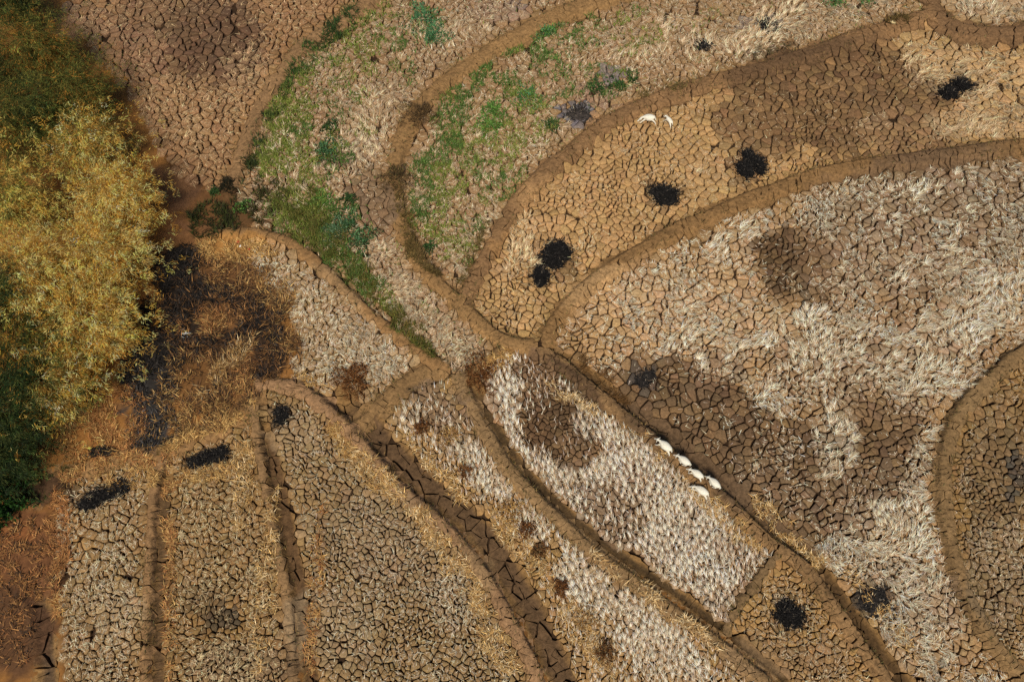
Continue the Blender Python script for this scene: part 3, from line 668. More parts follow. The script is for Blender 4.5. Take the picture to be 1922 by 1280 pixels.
litter('straw_litter', 'rusty orange straw litter at the foot of the bamboo', 'straw', [
  (150,800,90,50,0,.9,GOLD+RUST),(200,880,80,22,-12,.8,GOLD+RUST),(110,1000,20,70,0,.8,RUST),(50,1050,60,70,0,.5,RUST+BRN),(22,1170,34,80,0,.5,RUST+BRN+BRN),(108,1110,10,70,0,.3,RUST+GOLD),(240,900,60,20,0,.7,GOLD),(230,780,40,50,0,.6,RUST)], M_STRAW)
litter('charred_litter', 'black charred straw and ash under the bamboo edge', 'ash', [
  (330,515,46,52,0,1.1,BLK),(355,535,30,30,0,.8,BLK),(285,610,26,46,10,.8,BLK),(262,690,40,36,0,.8,BLK),(280,765,44,72,0,.7,BLK+[(84,80,78),(70,66,64)]),(280,760,46,60,0,.10,GOLD),(300,700,30,50,0,.5,BLK),(370,540,50,16,20,.7,BLK)], M_CHAR)
litter('straw_litter', 'thin golden straw scattered along the ridges and path edges', 'straw', [
  (320,950,14,90,0,.5,GOLD+RUST),(320,1130,12,130,0,.4,RUST+GOLD),(460,900,16,90,5,.5,GOLD+TAN),(500,1100,16,160,5,.4,GOLD+TAN),(590,1130,12,160,5,.4,RUST+GOLD),(700,890,16,90,-42,.6,GOLD+TAN),
  (850,1060,22,110,-35,.6,GOLD+TAN),(930,1200,22,80,-25,.6,GOLD+TAN),(640,820,20,40,-40,.5,GOLD),(1080,760,10,60,-55,.4,TAN),(930,680,30,14,-30,.5,GOLD),(1200,830,10,70,-52,.4,GOLD+TAN),(1350,970,12,90,-50,.6,GOLD+TAN),(1480,1000,12,80,-48,.6,TAN+GOLD),
  (820,880,14,70,-45,.5,GOLD+TAN),(980,1030,20,80,-40,.6,GOLD+TAN),(1100,1200,20,70,-35,.6,GOLD+TAN),(1230,1130,10,140,-52,.4,TAN),(1660,1150,12,90,-38,.5,TAN+GOLD),(600,720,40,12,30,.3,GOLD),(340,830,50,12,-20,.4,GOLD),(380,890,60,14,-10,.4,GOLD)], M_STRAW)
litter('green_grass', 'olive grass along the side of the smooth orange ridge', 'grass', [
  (590,440,70,30,30,.6,OLV),(660,505,50,22,42,.6,OLV+[(96,120,54)]),(715,560,50,16,45,.5,OLV+[(120,104,50)]),(765,620,40,13,45,.8,OLV+[(128,108,50)]),(800,655,22,10,45,.6,OLV),(560,390,50,40,0,.5,OLV),(490,375,44,36,0,.5,[(66,68,34),(76,78,36),(60,48,30)]),(405,415,46,32,10,.45,[(52,58,26),(70,76,34),(48,42,26)]),(430,355,12,14,0,.8,[(48,44,28)])], M_GRASS, per=.5, flat=.6)
litter('green_grass', 'dark green weeds along the foot of the weedy orange ridge', 'grass', [
  (565,125,12,46,30,.35,[(58,82,36),(78,102,46)]),(632,62,12,40,52,.6,[(48,66,32),(64,88,40)]),(655,25,12,30,50,.35,[(58,80,38)]),(522,195,10,40,25,.3,[(58,80,36),(84,92,44)]),(484,270,10,50,15,.3,[(50,66,32),(76,84,40)]),(470,330,14,40,5,.4,[(50,58,30),(70,76,38)])], M_GRASS, per=.5, flat=.6)
litter('dry_grass', 'brown matted dry grass on the shaded side of the earth ridges', 'grass', [
  (765,430,12,60,-15,.6,[(92,76,40),(110,88,46)]),(800,500,10,40,-35,.6,[(96,78,42)]),(890,470,7,60,25,.5,[(96,80,42)]),(1250,170,40,7,-15,.5,[(100,84,46)]),(1440,98,30,8,-12,.5,[(100,86,58)]),(1130,710,12,60,-55,.4,[(104,74,40)]),(1680,44,18,10,0,.7,[(90,72,36)])], M_STRAW, per=.5, flat=.5)

# short withered grass fringing the feet of the ridges
Ps, Ds, Ws, Cs = [], [], [], []
for l in RL:
    L_ = np.concatenate(([0], np.cumsum(np.hypot(*np.diff(l.p, axis=0).T)))); n = int(L_[-1]*1.9)
    t = rng.random(n)*L_[-1]; qx = np.interp(t, L_, l.p[:, 0]); qy = np.interp(t, L_, l.p[:, 1])
    tx = np.interp(t+2, L_, l.p[:, 0])-np.interp(t-2, L_, l.p[:, 0]); ty = np.interp(t+2, L_, l.p[:, 1])-np.interp(t-2, L_, l.p[:, 1]); q = np.hypot(tx, ty)+1e-6
    off = np.where(rng.random(n) < .5, -1, 1)*l.w*.5+rng.normal(1, 4.5, n)
    qx, qy = qx-ty/q*off, qy+tx/q*off
    ok = (fnoise(qx*.04, qy*.04, 211) > .42+.25*rng.random(n)) & (qx > -40) & (qx < 1960) & (qy > -40) & (qy < 1320)
    qx, qy = qx[ok], qy[ok]; n = len(qx); x, y = ground(qx, qy); sm = mpp(qx, qy)
    an = rng.uniform(0, 2*math.pi, n); el = rng.uniform(.1, 1.0, n); ln = rng.uniform(4, 9, n)*sm
    Ds.append(np.stack([np.cos(an)*np.cos(el), np.sin(an)*np.cos(el), np.sin(el)], 1)*ln[:, None]); Ps.append(np.column_stack([x, y, height(x, y)+.01])); Ws.append(rng.uniform(.9, 1.7, n)*sm)
    Cs.append(lin([(96, 76, 42), (118, 92, 52), (80, 66, 38), (150, 120, 72), (92, 86, 46)])[rng.integers(0, 5, n)]*np.exp(rng.normal(0, .2, (n, 1))))
V, F, S, C = blades(np.concatenate(Ps), np.concatenate(Ds), np.concatenate(Ws), np.concatenate(Cs))
tag(link('dry_grass', mesh_np('dry_grass', V, F, S, C, M_STRAW)), 'short withered grass fringe along both feet of the earth ridges', 'grass', kind='stuff')

# ------------------------------------------------------------------ black burnt straw heaps
def heap(label, blobs, n=420, tone=1.0, h=.16):
    cx, cy = np.mean([b[0] for b in blobs]), np.mean([b[1] for b in blobs]); X, Y = ground(cx, cy)
    Z = float(height(np.array([X]), np.array([Y]))[0])
    Vs, Fs, Ss, Cs = [], [], [], []; nv = 0
    Ps, Ds, Ws, Bc = [], [], [], []
    for (bx, by, rx, ry) in blobs:
        rx, ry = rx*1.14, ry*1.14; x, y = ground(bx, by); s = float(mpp(bx, by)); sy = float(mpp_y(bx, by)); n1, n2 = 20, 5
        pts = []
        for r in range(n2+1):
            for k in range(n1):
                a = 2*math.pi*k/n1; q = r/n2; wob = 1+.30*(vnoise(np.array([3*math.cos(a)+bx]), np.array([3*math.sin(a)+by]))[0]-.5)*2
                px_, py_ = x+rx*s*.88*q*wob*math.cos(a), y+ry*sy*.88*q*wob*math.sin(a)
                pts.append((px_, py_, h*(1-q**2)*(.8+.5*random.random())-.05*q))
        pts = np.array(pts); zz = height(pts[:, 0], pts[:, 1])+.04; pts[:, 2] += zz
        fl = []
        for r in range(n2):
            for k in range(n1):
                k2 = (k+1) % n1; fl += [r*n1+k, (r+1)*n1+k, (r+1)*n1+k2, r*n1+k2]
        Vs.append(pts); Fs.append(np.array(fl)+nv); Ss.append(np.full(len(fl)//4, 4)); nv += len(pts)
        Cs.append(np.tile(lin((26*tone, 23*tone, 21*tone)), (len(pts), 1))*np.exp(rng.normal(0, .3, (len(pts), 1))))
        r = np.sqrt(rng.random(n))*np.where(rng.random(n) < .16, 1.5, .97); th = rng.uniform(0, 2*math.pi, n); wob = 1+.30*(vnoise(3*np.cos(th)+bx, 3*np.sin(th)+by)-.5)*2+.25*(vnoise(9*np.cos(th)+bx, 9*np.sin(th)+by)-.5)
        rr_ = r*wob; qx, qy = x+rx*s*rr_*np.cos(th), y+ry*sy*rr_*np.sin(th)
        el = np.abs(rng.normal(.35, .35, n)); an = th+rng.normal(0, 1.0, n); ln = rng.uniform(2.5, 6.5, n)*s
        Ds.append(np.stack([np.cos(an)*np.cos(el), np.sin(an)*np.cos(el), np.sin(el)], 1)*ln[:, None])
        Ps.append(np.column_stack([qx, qy, height(qx, qy)+.05+h*np.clip(1-r**2, 0, 1)])); Ws.append(rng.uniform(1.2, 2.4, n)*s)
        cl = lin([(18, 16, 15), (30, 27, 25), (50, 46, 42), (92, 82, 70)])[rng.choice(4, n, p=[.45, .36, .15, .04])]; Bc.append(cl*tone*np.exp(rng.normal(0, .25, (n, 1))))
    V, F, S, C = blades(np.concatenate(Ps), np.concatenate(Ds), np.concatenate(Ws), np.concatenate(Bc))
    root = empty('burnt_straw_heap', (float(X), float(Y), Z)); off = np.array([X, Y, Z])
    link('ash_mound', mesh_np('ash_mound', np.concatenate(Vs)-off, np.concatenate(Fs), np.concatenate(Ss), np.concatenate(Cs), M_ASH, True), root)
    link('charred_straw', mesh_np('charred_straw', V-off, F, S, C, M_CHAR), root)['kind'] = 'stuff'
    tag(root, label, 'burnt heap', 'burnt straw heaps on the fields')
heap('long black burnt straw heap beside white straw in the upper corner field', [(1780,175,18,13),(1806,160,22,14)])
heap('triangular black burnt straw heap just above the sweeping ridge', [(1398,318,16,18),(1405,294,11,12),(1424,312,12,15)])
heap('round black burnt straw heap on the tan field above the ridge', [(1247,366,29,19)], 700)
heap('double-lobed black burnt straw heap, largest on the tan field', [(1048,472,29,20),(1036,490,24,14),(1016,518,18,20)])
heap('single round jet black burn in the small field at the bottom', [(1481,1152,27,26)], 800)
heap('small black burn beside the straight ridge below the burnt straw', [(528,782,14,18)], 400, 1.25, .1)
heap('long charred streak among golden straw below the bamboo path', [(168,945,24,14),(195,928,28,16),(225,915,20,12)], 300, 1.15, .12)
heap('charred streak beside the top of the upright ridge ditch', [(370,868,20,11),(398,858,26,12),(415,850,14,9)], 300, 1.15, .12)
heap('faint small charred spot just below the bamboo foliage', [(190,848,22,11)], 260, 1.4, .08)
heap('small black burn smudge near the top edge above the cracked ridge', [(1440,50,18,13)], 280, 1.5, .07)
heap('little grey-black burn smudge among straw at the top', [(1320,87,15,10)], 220, 1.7, .06)
heap('sparse grey burnt scraps on the cracked large field near the ditch', [(1204,718,15,11),(1218,704,13,9)], 130, 1.9, .05)
heap('crumbled black ash bits near the round ridge at the bottom', [(1640,1128,32,32)], 260, 1.6, .03)
heap('grey ash smudge among green tufts below the cracked ridge', [(1085,214,24,15)], 240, 2.6, .03)

# ------------------------------------------------------------------ shrubs and weeds
def tube(pts, rad, n=6):
    V, F, S = [], [], []
    for k, (p, r) in enumerate(zip(pts, rad)):
        p = Vector(p); d = (Vector(pts[min(k+1, len(pts)-1)])-Vector(pts[max(k-1, 0)])).normalized()
        a = d.orthogonal().normalized(); b = d.cross(a)
        for q in range(n):
            t = 2*math.pi*q/n; V.append(p+(a*math.cos(t)+b*math.sin(t))*r)
    for k in range(len(pts)-1):
        for q in range(n): F += [k*n+q, k*n+(q+1) % n, (k+1)*n+(q+1) % n, (k+1)*n+q]; S.append(4)
    F += list(range((len(pts)-1)*n, len(pts)*n)); S.append(n)
    return np.array([list(v) for v in V]), F, S
def shrub(name, label, cat, px, py, r, cols, h=.5, n=500, leaf=(3, 6), wd=(1.4, 2.6), group=None, upright=.5):
    if name == 'weed_shrub': h *= .65
    x, y = ground(px, py); s = float(mpp(px, py)); sy = float(mpp_y(px, py)); z0 = float(height(np.array([x]), np.array([y]))[0])
    root = empty(name, (float(x), float(y), z0)); tag(root, label, cat, group)
    for k in range(4):
        a = k*1.7+px; tip = (math.cos(a)*r*s*.6, math.sin(a)*r*s*.6, h*.8)
        V, F, S = tube([(0, 0, -.05), (tip[0]*.45, tip[1]*.45, h*.5), tip], [.02, .015, .007], 5)
        link('stem', mesh_np('stem', V, F, S, lin((96, 80, 50)), M_WOOD, True), root)
    th = rng.uniform(0, 2*math.pi, n); q = rng.random(n)**.62; lob = 1+.75*(vnoise(2.2*np.cos(th)+px, 2.2*np.sin(th)+py)-.5)*2+.5*(vnoise(6*np.cos(th)+px, 6*np.sin(th)+py)-.5)
    rx = r*s*q*lob; X = rx*np.cos(th); Y = rx*np.sin(th)*(sy/s)**.6; Z = h*(np.sqrt(np.clip(1-q*q*.9, 0, 1)))*rng.uniform(.35, 1.05, n)
    clump = vnoise(X*4.5+px, Y*4.5+py, 3); Z = Z*(.55+.7*clump)
    an = th+rng.normal(0, .9, n); el = rng.normal(upright, .5, n); ln = rng.uniform(*leaf, n)*s
    D = np.stack([np.cos(an)*np.cos(el), np.sin(an)*np.cos(el), np.sin(el)], 1)*ln[:, None]
    C = lin(cols)[rng.integers(0, len(cols), n)]*np.exp(rng.normal(0, .22, (n, 1)))
    V, F, S, C = blades(np.column_stack([X, Y, Z]), D, rng.uniform(*wd, n)*s, C, True, rng.normal(0, .5, n))
    link('foliage', mesh_np('foliage', V, F, S, C, M_LEAF), root)
TEAL = [(88,132,88), (104,148,96), (70,110,72)]; LGR = [(98,140,62), (120,158,74), (82,120,52)]; DGR = [(56,84,42), (72,102,50), (46,68,36)]; BRS = [(96,76,50), (120,94,58), (80,62,42)]; RBR = [(112,70,36), (136,88,46), (90,56,30), (150,104,60)]
GW = 'weeds and low shrubs on the fields'
for a in [
 ('weed_shrub','round teal-green weed clump near the top, upper of a touching pair','shrub',792,36,27,TEAL,.35,700),
 ('weed_shrub','teal-green weed clump near the top, lower of a touching pair','shrub',813,67,26,TEAL,.35,700),
 ('weed_shrub','light green round shrub against the long curved ridge','shrub',1024,62,25,LGR+TEAL,.5,700),
 ('weed_shrub','light green round shrub in the middle of the hairpin field','shrub',990,184,23,LGR+TEAL,.45,600),
 ('weed_shrub','smaller olive-green shrub, upper of two in the hairpin field','shrub',925,206,18,LGR,.4,450),
 ('weed_shrub','olive-green shrub, lower of two in the hairpin field','shrub',920,238,23,LGR,.4,600),
 ('weed_shrub','pale green leafy weed beside the small dark weed above the teal clumps','shrub',603,376,17,LGR,.35,420),
 ('weed_shrub','small dark green weed next to the purplish bare mud','shrub',655,376,12,DGR,.35,300),
 ('weed_shrub','spiky pale teal weed clump above the smooth orange ridge','shrub',630,433,23,[(118,146,110),(92,122,84),(74,104,66)],.4,600),
 ('weed_shrub','low teal ground weed beside the spiky clump','shrub',676,452,26,TEAL+DGR,.25,700),
 ('weed_shrub','dark teal weed wedged between the two teal clumps','shrub',655,420,20,DGR+TEAL,.3,450),
 ('weed_shrub','green shrub cut by the top edge of the picture','shrub',1565,5,18,LGR+TEAL,.4,400),
 ('weed_shrub','faint green weed at the top edge beside the larger shrub','shrub',1622,2,13,LGR+TEAL,.3,260),
 ('weed_shrub','small dark green tuft alone among straw in the green-tufted field','shrub',617,241,14,DGR,.35,320),
 ('weed_shrub','dark green low weed beside the purplish bare hollow','shrub',612,285,26,DGR+TEAL,.25,600),
 ('weed_shrub','bright leafy seedling by the weedy ridge end','shrub',457,390,14,LGR+DGR,.5,260),
 ('weed_shrub','dark green seedling on bare soil near the bamboo','shrub',403,362,10,DGR,.4,160),
 ('weed_shrub','dark green weed on the ridge edge, farthest up of three','shrub',1188,149,13,DGR,.3,300),
 ('weed_shrub','dark green weed, middle of three beside the cracked ridge','shrub',1160,163,15,DGR,.3,320),
 ('weed_shrub','dark green weed, broadest of three beside the cracked ridge','shrub',1120,166,19,DGR,.3,420),
 ('weed_shrub','dark green weed just left of the grey ash smudge','shrub',1034,236,14,DGR,.3,300),
 ('weed_shrub','dark green narrow weed at the narrow end of the hairpin field','shrub',805,464,11,DGR,.35,260),
 ('dry_shrub','brown leafless shrub on the long curved ridge','shrub',788,222,28,BRS,.6,900,(4,9),(.9,1.6)),
 ('dry_shrub','brown twiggy shrub at the outermost bend of the long ridge','shrub',744,342,24,BRS+[(88,80,44)],.6,800,(4,9),(.9,1.6)),
 ('dry_shrub','reddish brown dry shrub at the ridge junction','shrub',902,707,32,RBR,.5,1100,(4,9),(1,1.8)),
 ('dry_shrub','rust brown dry shrub patch on the pale clod field','shrub',666,716,30,RBR,.4,1200,(4,9),(1,1.8)),
 ('dry_shrub','brown dry tuft on the ditch-side strip with golden grass behind','shrub',790,806,13,RBR,.35,300,(4,9),(1,1.8)),
 ('dry_shrub','small brown dry tuft highest up the stubble strip','shrub',876,886,11,RBR,.3,260,(4,9),(1,1.8)),
 ('dry_shrub','brown dry tuft halfway down the stubble strip','shrub',988,994,14,RBR,.3,320,(4,9),(1,1.8)),
 ('dry_shrub','brown dry tuft just above the red-brown one in the stubble strip','shrub',1012,1036,13,RBR+BRS,.3,300,(4,9),(1,1.8)),
 ('dry_shrub','red-brown dry tuft, largest in the stubble strip','shrub',1052,1104,16,RBR,.35,420,(4,9),(1,1.8)),
 ('dry_shrub','dark brown dry tuft lowest on the stubble strip','shrub',1135,1222,18,RBR+BRS,.3,420,(4,9),(1,1.8)),
 ('golden_tuft','golden dry grass tuft beside the white stubble at the strip head','grass tuft',845,820,14,GOLD,.3,320,(5,10),(.9,1.6)),
 ('golden_tuft','golden dry grass tuft low on the strip by the white stubble','grass tuft',1098,1165,18,GOLD+TAN,.3,420,(5,10),(.9,1.6)),
 ('golden_tuft','golden dry grass tuft beside the wide ditch strip middle','grass tuft',960,960,18,GOLD,.3,420,(5,10),(.9,1.6)),
 ('leafy_bush','dark green leafy bush under the bamboo at the picture edge','bush',22,950,46,[(36,64,24),(52,86,32),(28,48,20)],1.5,1800,(6,11),(3,5)),
]: shrub(*a, group=GW)

# ------------------------------------------------------------------ bamboo
GLD = [(236,184,86), (248,206,112), (212,156,62), (166,114,46), (252,222,142)]
GRN = [(88,94,40), (106,106,46), (66,72,30), (124,114,52)]
DKG = [(44,62,30), (60,78,34), (34,46,24), (80,86,40)]
MIX = GLD[:3]+GRN[:3]
def bamboo(label, px, py, rad, h, cols, n, lean=(-.25, .1), culms=7):
    x, y = ground(px, py); x, y = float(x), float(y); z0 = float(height(np.array([x]), np.array([y]))[0])
    root = empty('bamboo_clump', (x, y, z0)); tag(root, label, 'bamboo', 'bamboo clumps along the picture edge')
    tips = []
    for k in range(culms):
        a = k*2.4+px*.1; rr = rad*(.35+.6*((k*.618) % 1)); bx, by = .35*math.cos(a), .35*math.sin(a)
        tx, ty = rr*math.cos(a)+lean[0]*h, rr*math.sin(a)+lean[1]*h; hh = h*(.8+.3*((k*.37) % 1))
        pts = [(bx+(tx-bx)*t**2.2, by+(ty-by)*t**2.2, hh*math.sin(t*1.75)/math.sin(1.75) if t < .9 else hh*(1.0-.35*(t-.9))) for t in (0, .2, .4, .6, .75, .88, 1)]
        V, F, S = tube(pts, [.05, .048, .043, .035, .027, .018, .008], 6)
        link('culm', mesh_np('culm', V, F, S, lin((150, 132, 76) if cols is not DKG else (90, 100, 56)), M_WOOD, True), root)
        tips.append(np.array(pts))
    # leaf sprays: short clusters hung around points along the culms and in a drooping skirt
    ns = int(n*1.75)//22
    ci = rng.integers(0, culms, ns); tt = np.clip(rng.beta(2.0, 1.3, ns), .12, 1)*5.99
    k0 = tt.astype(int); fr = (tt-k0)[:, None]; T = np.array(tips)
    cen = T[ci, k0]*(1-fr)+T[ci, np.minimum(k0+1, 6)]*fr
    sprd = rad*np.where(rng.random((ns, 1)) < .30, .68, .36)
    cen = cen+rng.normal(0, 1, (ns, 3))*np.concatenate([sprd, sprd, np.full((ns, 1), .45)], 1); cen[:, 2] = np.clip(cen[:, 2], .25, None)
    c2 = np.repeat(cen, 22, 0); N = len(c2)
    ba = np.repeat(rng.uniform(0, 2*math.pi, ns), 22)
    od = cen[:, :2]-np.array([lean[0]*h*.6, lean[1]*h*.6]); outw = np.repeat(np.arctan2(od[:, 1], od[:, 0]), 22)
    an = np.where(rng.random(N) < .55, outw, ba)+rng.normal(0, .55, N); el = rng.normal(-.25, .5, N)
    ln = rng.uniform(.14, .36, N)
    D = np.stack([np.cos(an)*np.cos(el), np.sin(an)*np.cos(el), np.sin(el)], 1)*ln[:, None]
    P = c2+rng.normal(0, .13, (N, 3))
    tone_ = np.repeat(np.exp(rng.normal(0, .34, ns)), 22)[:, None]
    ck = np.repeat(rng.integers(0, len(cols), ns), 22); other = rng.random(N) < .4; ck = np.where(other, rng.integers(0, len(cols), N), ck)
    C = lin(cols)[ck]*tone_*np.exp(rng.normal(0, .16, (N, 1)))
    V, F, S, C = blades(P, D, rng.uniform(.020, .040, N), C, True, rng.normal(0, .6, N))
    link('foliage', mesh_np('bamboo_foliage', V, F, S, np.clip(C, .005, .8), M_LEAF), root)
for a in [
 ('golden bamboo clump jutting out farthest over the burnt litter',246,520,2.4,3.6,GLD,17000),
 ('golden bamboo clump facing the bare soil above the burnt litter',268,418,2.2,3.4,GLD,15000),
 ('golden bamboo clump whose skirt hangs over the long black ash patch',222,640,2.3,3.2,GLD,16000),
 ('golden-brown bamboo clump inside the thicket above the ash patch',150,580,2.5,4.6,GLD,15000),
 ('golden bamboo clump high in the thicket beside the reddish field',215,320,2.2,3.6,GLD+GRN[:2],14000),
 ('yellowish bamboo clump at the lower edge of the thicket',150,745,2.3,3.0,GLD+GRN[:1],14000),
 ('mixed green and gold bamboo clump deep in the thicket',100,440,2.6,5.0,MIX+GLD[:2],15000),
 ('olive bamboo clump bordering the reddish cracked field',190,225,2.2,3.2,GRN+GLD[3:4],13000),
 ('olive-yellow bamboo clump at the top of the thicket',120,150,2.5,3.6,GRN+GLD[3:4],14000),
 ('dark green bamboo clump in the upper picture corner',60,60,2.4,3.4,GRN+DKG,13000),
 ('dark green bamboo clump at the picture edge halfway down',75,620,2.5,4.8,DKG+GRN[:1],14000),
 ('dark green bamboo clump lowest on the picture edge',85,800,2.7,3.8,DKG,15000),
 ('green bamboo clump on the picture edge above the middle',50,310,2.5,4.5,GRN+GLD[3:4],13000),
 ('shadowed olive bamboo clump between the golden clumps and the upper green ones',120,270,2.4,4.0,GRN+DKG[:2],13000),
 ('green-gold bamboo clump behind the lower golden skirt',110,700,2.4,3.8,DKG+GRN+GLD[2:4],13000),
 ('dark green bamboo clump sheltering the leafy bush at the lower edge',35,870,2.2,2.8,DKG,12000),
 ('dark olive bamboo clump hugging the upper picture edge',20,180,2.4,4.0,DKG+GRN,13000),
]: bamboo(*a)

# ------------------------------------------------------------------ sheep
M_WOOL = bpy.data.materials.new('wool'); M_WOOL.use_nodes = True
_n = M_WOOL.node_tree; _b = _n.nodes['Principled BSDF']; _b.inputs['Roughness'].default_value = .9; _b.inputs['Specular IOR Level'].default_value = .1
_t = _n.nodes.new('ShaderNodeTexNoise'); _t.inputs['Scale'].default_value = 14; _t.inputs['Detail'].default_value = 5
_g = _n.nodes.new('ShaderNodeTexCoord'); _n.links.new(_g.outputs['Object'], _t.inputs['Vector'])
_r = _n.nodes.new('ShaderNodeValToRGB'); _r.color_ramp.elements[0].color = (.72, .64, .46, 1); _r.color_ramp.elements[1].color = (.90, .85, .72, 1); _r.color_ramp.elements[0].position = .3; _r.color_ramp.elements[1].position = .6
_n.links.new(_t.outputs['Fac'], _r.inputs[0]); _n.links.new(_r.outputs[0], _b.inputs['Base Color'])
_bp = _n.nodes.new('ShaderNodeBump'); _bp.inputs['Strength'].default_value = .4; _bp.inputs['Distance'].default_value = .03
_n.links.new(_t.outputs['Fac'], _bp.inputs['Height']); _n.links.new(_bp.outputs[0], _b.inputs['Normal'])
M_EYE = bpy.data.materials.new('eye'); M_EYE.use_nodes = True; M_EYE.node_tree.nodes['Principled BSDF'].inputs['Base Color'].default_value = (.02, .015, .01, 1)
_en = M_EYE.node_tree.nodes.new('ShaderNodeTexNoise'); _er = M_EYE.node_tree.nodes.new('ShaderNodeMapRange'); _er.inputs[3].default_value = .1; _er.inputs[4].default_value = .3
M_EYE.node_tree.links.new(_en.outputs[0], _er.inputs[0]); M_EYE.node_tree.links.new(_er.outputs[0], M_EYE.node_tree.nodes['Principled BSDF'].inputs['Roughness'])

def sheep_mesh(step, head_down, head_turn, lamb=False):
    v, e, r = [], [], []
    def add(p, rad, par=None):
        v.append(p); r.append(rad)
        if par is not None: e.append((par, len(v)-1))
        return len(v)-1
    f = .74 if lamb else 1.0
    pel = add((-.34, 0, .57), (.245*f, .215*f)); rmp = add((-.48, 0, .57), (.14*f, .15*f), pel)
    bel = add((-.12, 0, .56), (.285*f, .25*f), pel); che = add((.14, 0, .57), (.225*f, .21*f), bel)
    nk = add((.36, head_turn*.3, .68-head_down*.14), (.08, .085), che)
    hd = add((.54, head_turn*.8, .70-head_down*.34), (.072, .075), nk)
    mz = add((.65, head_turn*1.1, .60-head_down*.42), (.05, .05), hd); nose = add((.73, head_turn*1.3, .53-head_down*.44), (.036, .036), mz)
    for s in (-1, 1):
        e1 = add((.51, head_turn*.8+s*.10, .74-head_down*.34), (.026, .04), hd); add((.47, head_turn*.8+s*.22, .70-head_down*.34), (.014, .032), e1)
        st = step*s
        a = add((.20, s*.13, .42), (.075, .075), che); b = add((.21+st*.13, s*.17, .24), (.045, .045), a); c = add((.20+st*.26, s*.18, .07), (.036, .036), b); add((.24+st*.28, s*.18, .02), (.04, .04), c)
        a = add((-.38, s*.13, .44), (.09, .09), pel); b = add((-.47-st*.12, s*.17, .27), (.048, .048), a); c = add((-.44-st*.25, s*.18, .08), (.036, .036), b); add((-.40-st*.26, s*.18, .02), (.04, .04), c)
    t = add((-.58, 0, .54), (.035, .04), rmp); add((-.63, .02, .34), (.028, .028), t)
    me = bpy.data.meshes.new('sheep_skeleton'); me.from_pydata(v, e, []); me.update()
    o = bpy.data.objects.new('sheep_tmp', me); COL.objects.link(o)
    o.modifiers.new('skin', 'SKIN')
    for k, rr_ in enumerate(r): me.skin_vertices[0].data[k].radius = rr_
    me.skin_vertices[0].data[0].use_root = True
    sb = o.modifiers.new('sub', 'SUBSURF'); sb.levels = 2; sb.render_levels = 2
    dg = bpy.context.evaluated_depsgraph_get(); dg.update()
    out = bpy.data.meshes.new_from_object(o.evaluated_get(dg)); out.name = 'sheep'
    for p in out.polygons: p.use_smooth = True
    out.materials.clear(); out.materials.append(M_WOOL)
    bpy.data.objects.remove(o); bpy.data.meshes.remove(me)
    return out, Vector((.60, head_turn*.85, .66-head_down*.32))
def eye_mesh():
    import bmesh
    bm = bmesh.new(); bmesh.ops.create_uvsphere(bm, u_segments=8, v_segments=6, radius=.018); me = bpy.data.meshes.new('eye'); bm.to_mesh(me); bm.free(); me.materials.append(M_EYE); return me
EYE = eye_mesh()
poses = [sheep_mesh(.8, .25, .04), sheep_mesh(-.9, .6, .08), sheep_mesh(.7, .5, .10), sheep_mesh(1.0, .9, .14), sheep_mesh(.9, .35, .08, True)]
SG = 'white sheep on the fields'
def put_sheep(label, hx, hy, tx, ty, pose, length=None):
    """head and rump spots on the ground"""
    x0, y0 = map(float, ground(hx, hy)); x1, y1 = map(float, ground(tx, ty)); L = math.hypot(x0-x1, y0-y1)
    sc = L/1.36; cx, cy = (x0+x1)/2, (y0+y1)/2
    me, ep = poses[pose]
    o = bpy.data.objects.new('sheep', me); COL.objects.link(o)
    zs = height(np.array([cx]), np.array([cy]))[0]+.03
    o.location = (cx, cy, zs); o.rotation_euler = (0, 0, math.atan2(y0-y1, x0-x1)); o.scale = (sc, sc, sc)
    tag(o, label, 'sheep', SG)
    for s in (-1, 1):
        q = bpy.data.objects.new('eye', EYE); COL.objects.link(q); q.parent = o; q.location = ep+Vector((0, s*.072, .015))
for a in [
 ('white sheep leading the file of five on the ridge',1226,829,1258,855,0),
 ('white sheep walking second in the file of five',1263,857,1292,880,1),
 ('white sheep walking third in the file of five',1286,883,1316,904,2),
 ('white sheep last in file, walking on the ditch side of its neighbour',1320,897,1346,923,1),
 ('white sheep beside the last one, walking on the stubble side',1295,911,1328,934,3),
 ('larger white sheep grazing by the cracked ridge on the tan field',1197,228,1230,232,3),
 ('small white lamb behind the larger grazing sheep on the tan field',1246,224,1261,241,4),
]: put_sheep(*a)

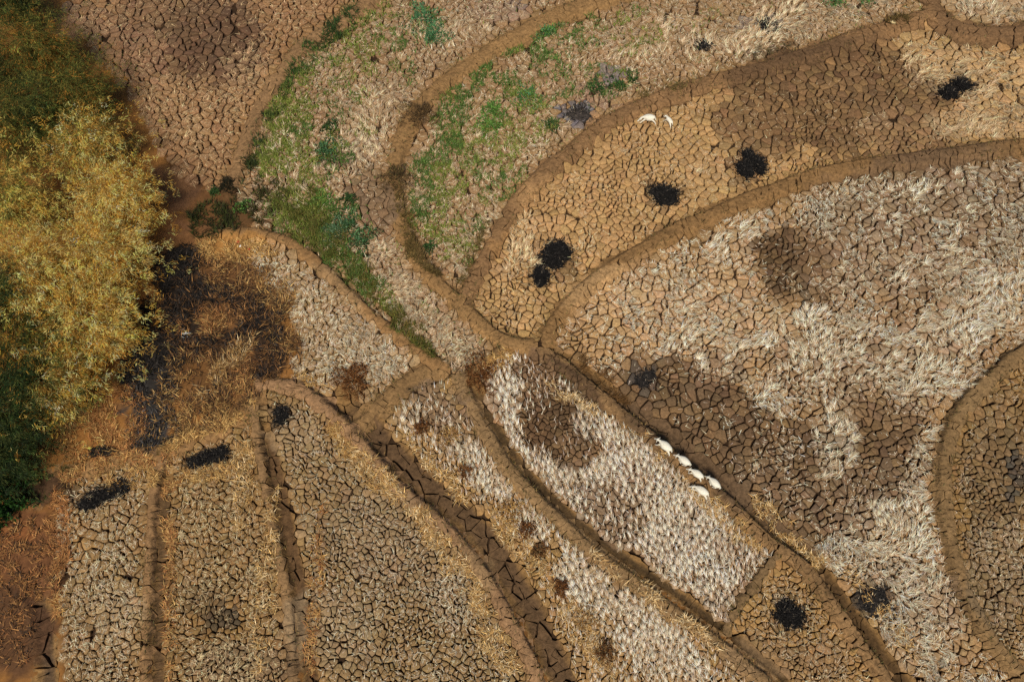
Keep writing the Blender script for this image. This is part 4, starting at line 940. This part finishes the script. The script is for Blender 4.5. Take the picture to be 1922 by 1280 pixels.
# ------------------------------------------------------------------ small finds
def scrap(name, label, cat, px, py, size, col, seed, elong=1.0, thick=.4):
    r = random.Random(seed); x, y = map(float, ground(px, py)); s = float(mpp(px, py)); z = float(height(np.array([x]), np.array([y]))[0])
    V, F, S = [], [], []; n = 9
    for lv, (q, zz) in enumerate(((1.0, 0), (.95, .5), (.6, 1.0))):
        for k in range(n):
            a = 2*math.pi*k/n; w_ = .75+.5*r.random()
            V.append((size*s*q*w_*math.cos(a)*elong, size*s*q*w_*math.sin(a), size*s*thick*zz*(.7+.5*r.random())))
    for lv in range(2):
        for k in range(n): F += [lv*n+k, lv*n+(k+1) % n, (lv+1)*n+(k+1) % n, (lv+1)*n+k]; S.append(4)
    F += list(range(2*n, 3*n)); S.append(n)
    o = link(name, mesh_np(name, V, F, S, lin(col), M_WOOD, True), None, (x, y, z+.02)); o.rotation_euler = (0, 0, seed); tag(o, label, cat)
scrap('plastic_scrap', 'small red plastic scrap on bare soil near the bamboo', 'litter', 447, 455, 3.4, (178, 62, 44), 3, 1.4)
scrap('plastic_scrap', 'tiny red scrap farther along the orange ridge head', 'litter', 468, 468, 2.8, (170, 60, 42), 5)
scrap('paper_scrap', 'tiny white paper scrap beside the red plastic', 'litter', 452, 462, 2.6, (235, 230, 220), 8)
scrap('pale_stone', 'small pale stone on the ridge near the top corner', 'stone', 1672, 49, 4.2, (214, 190, 140), 9, 1.3, .6)
def stick(label, a, b):
    x0, y0 = map(float, ground(*a)); x1, y1 = map(float, ground(*b)); z = float(height(np.array([x0]), np.array([y0]))[0])
    V, F, S = tube([(0, 0, .05), ((x1-x0)*.5+.05, (y1-y0)*.5, .12), (x1-x0, y1-y0, .10)], [.035, .03, .015], 6)
    tag(link('fallen_stick', mesh_np('fallen_stick', V, F, S, lin((190, 150, 96)), M_WOOD, True), None, (x0, y0, z)), label, 'stick')
stick('pale fallen stick lying across the weedy orange ridge', (510, 186), (520, 166))
stick('pale fallen branch by the dark green leafy bush', (36, 978), (28, 1000))
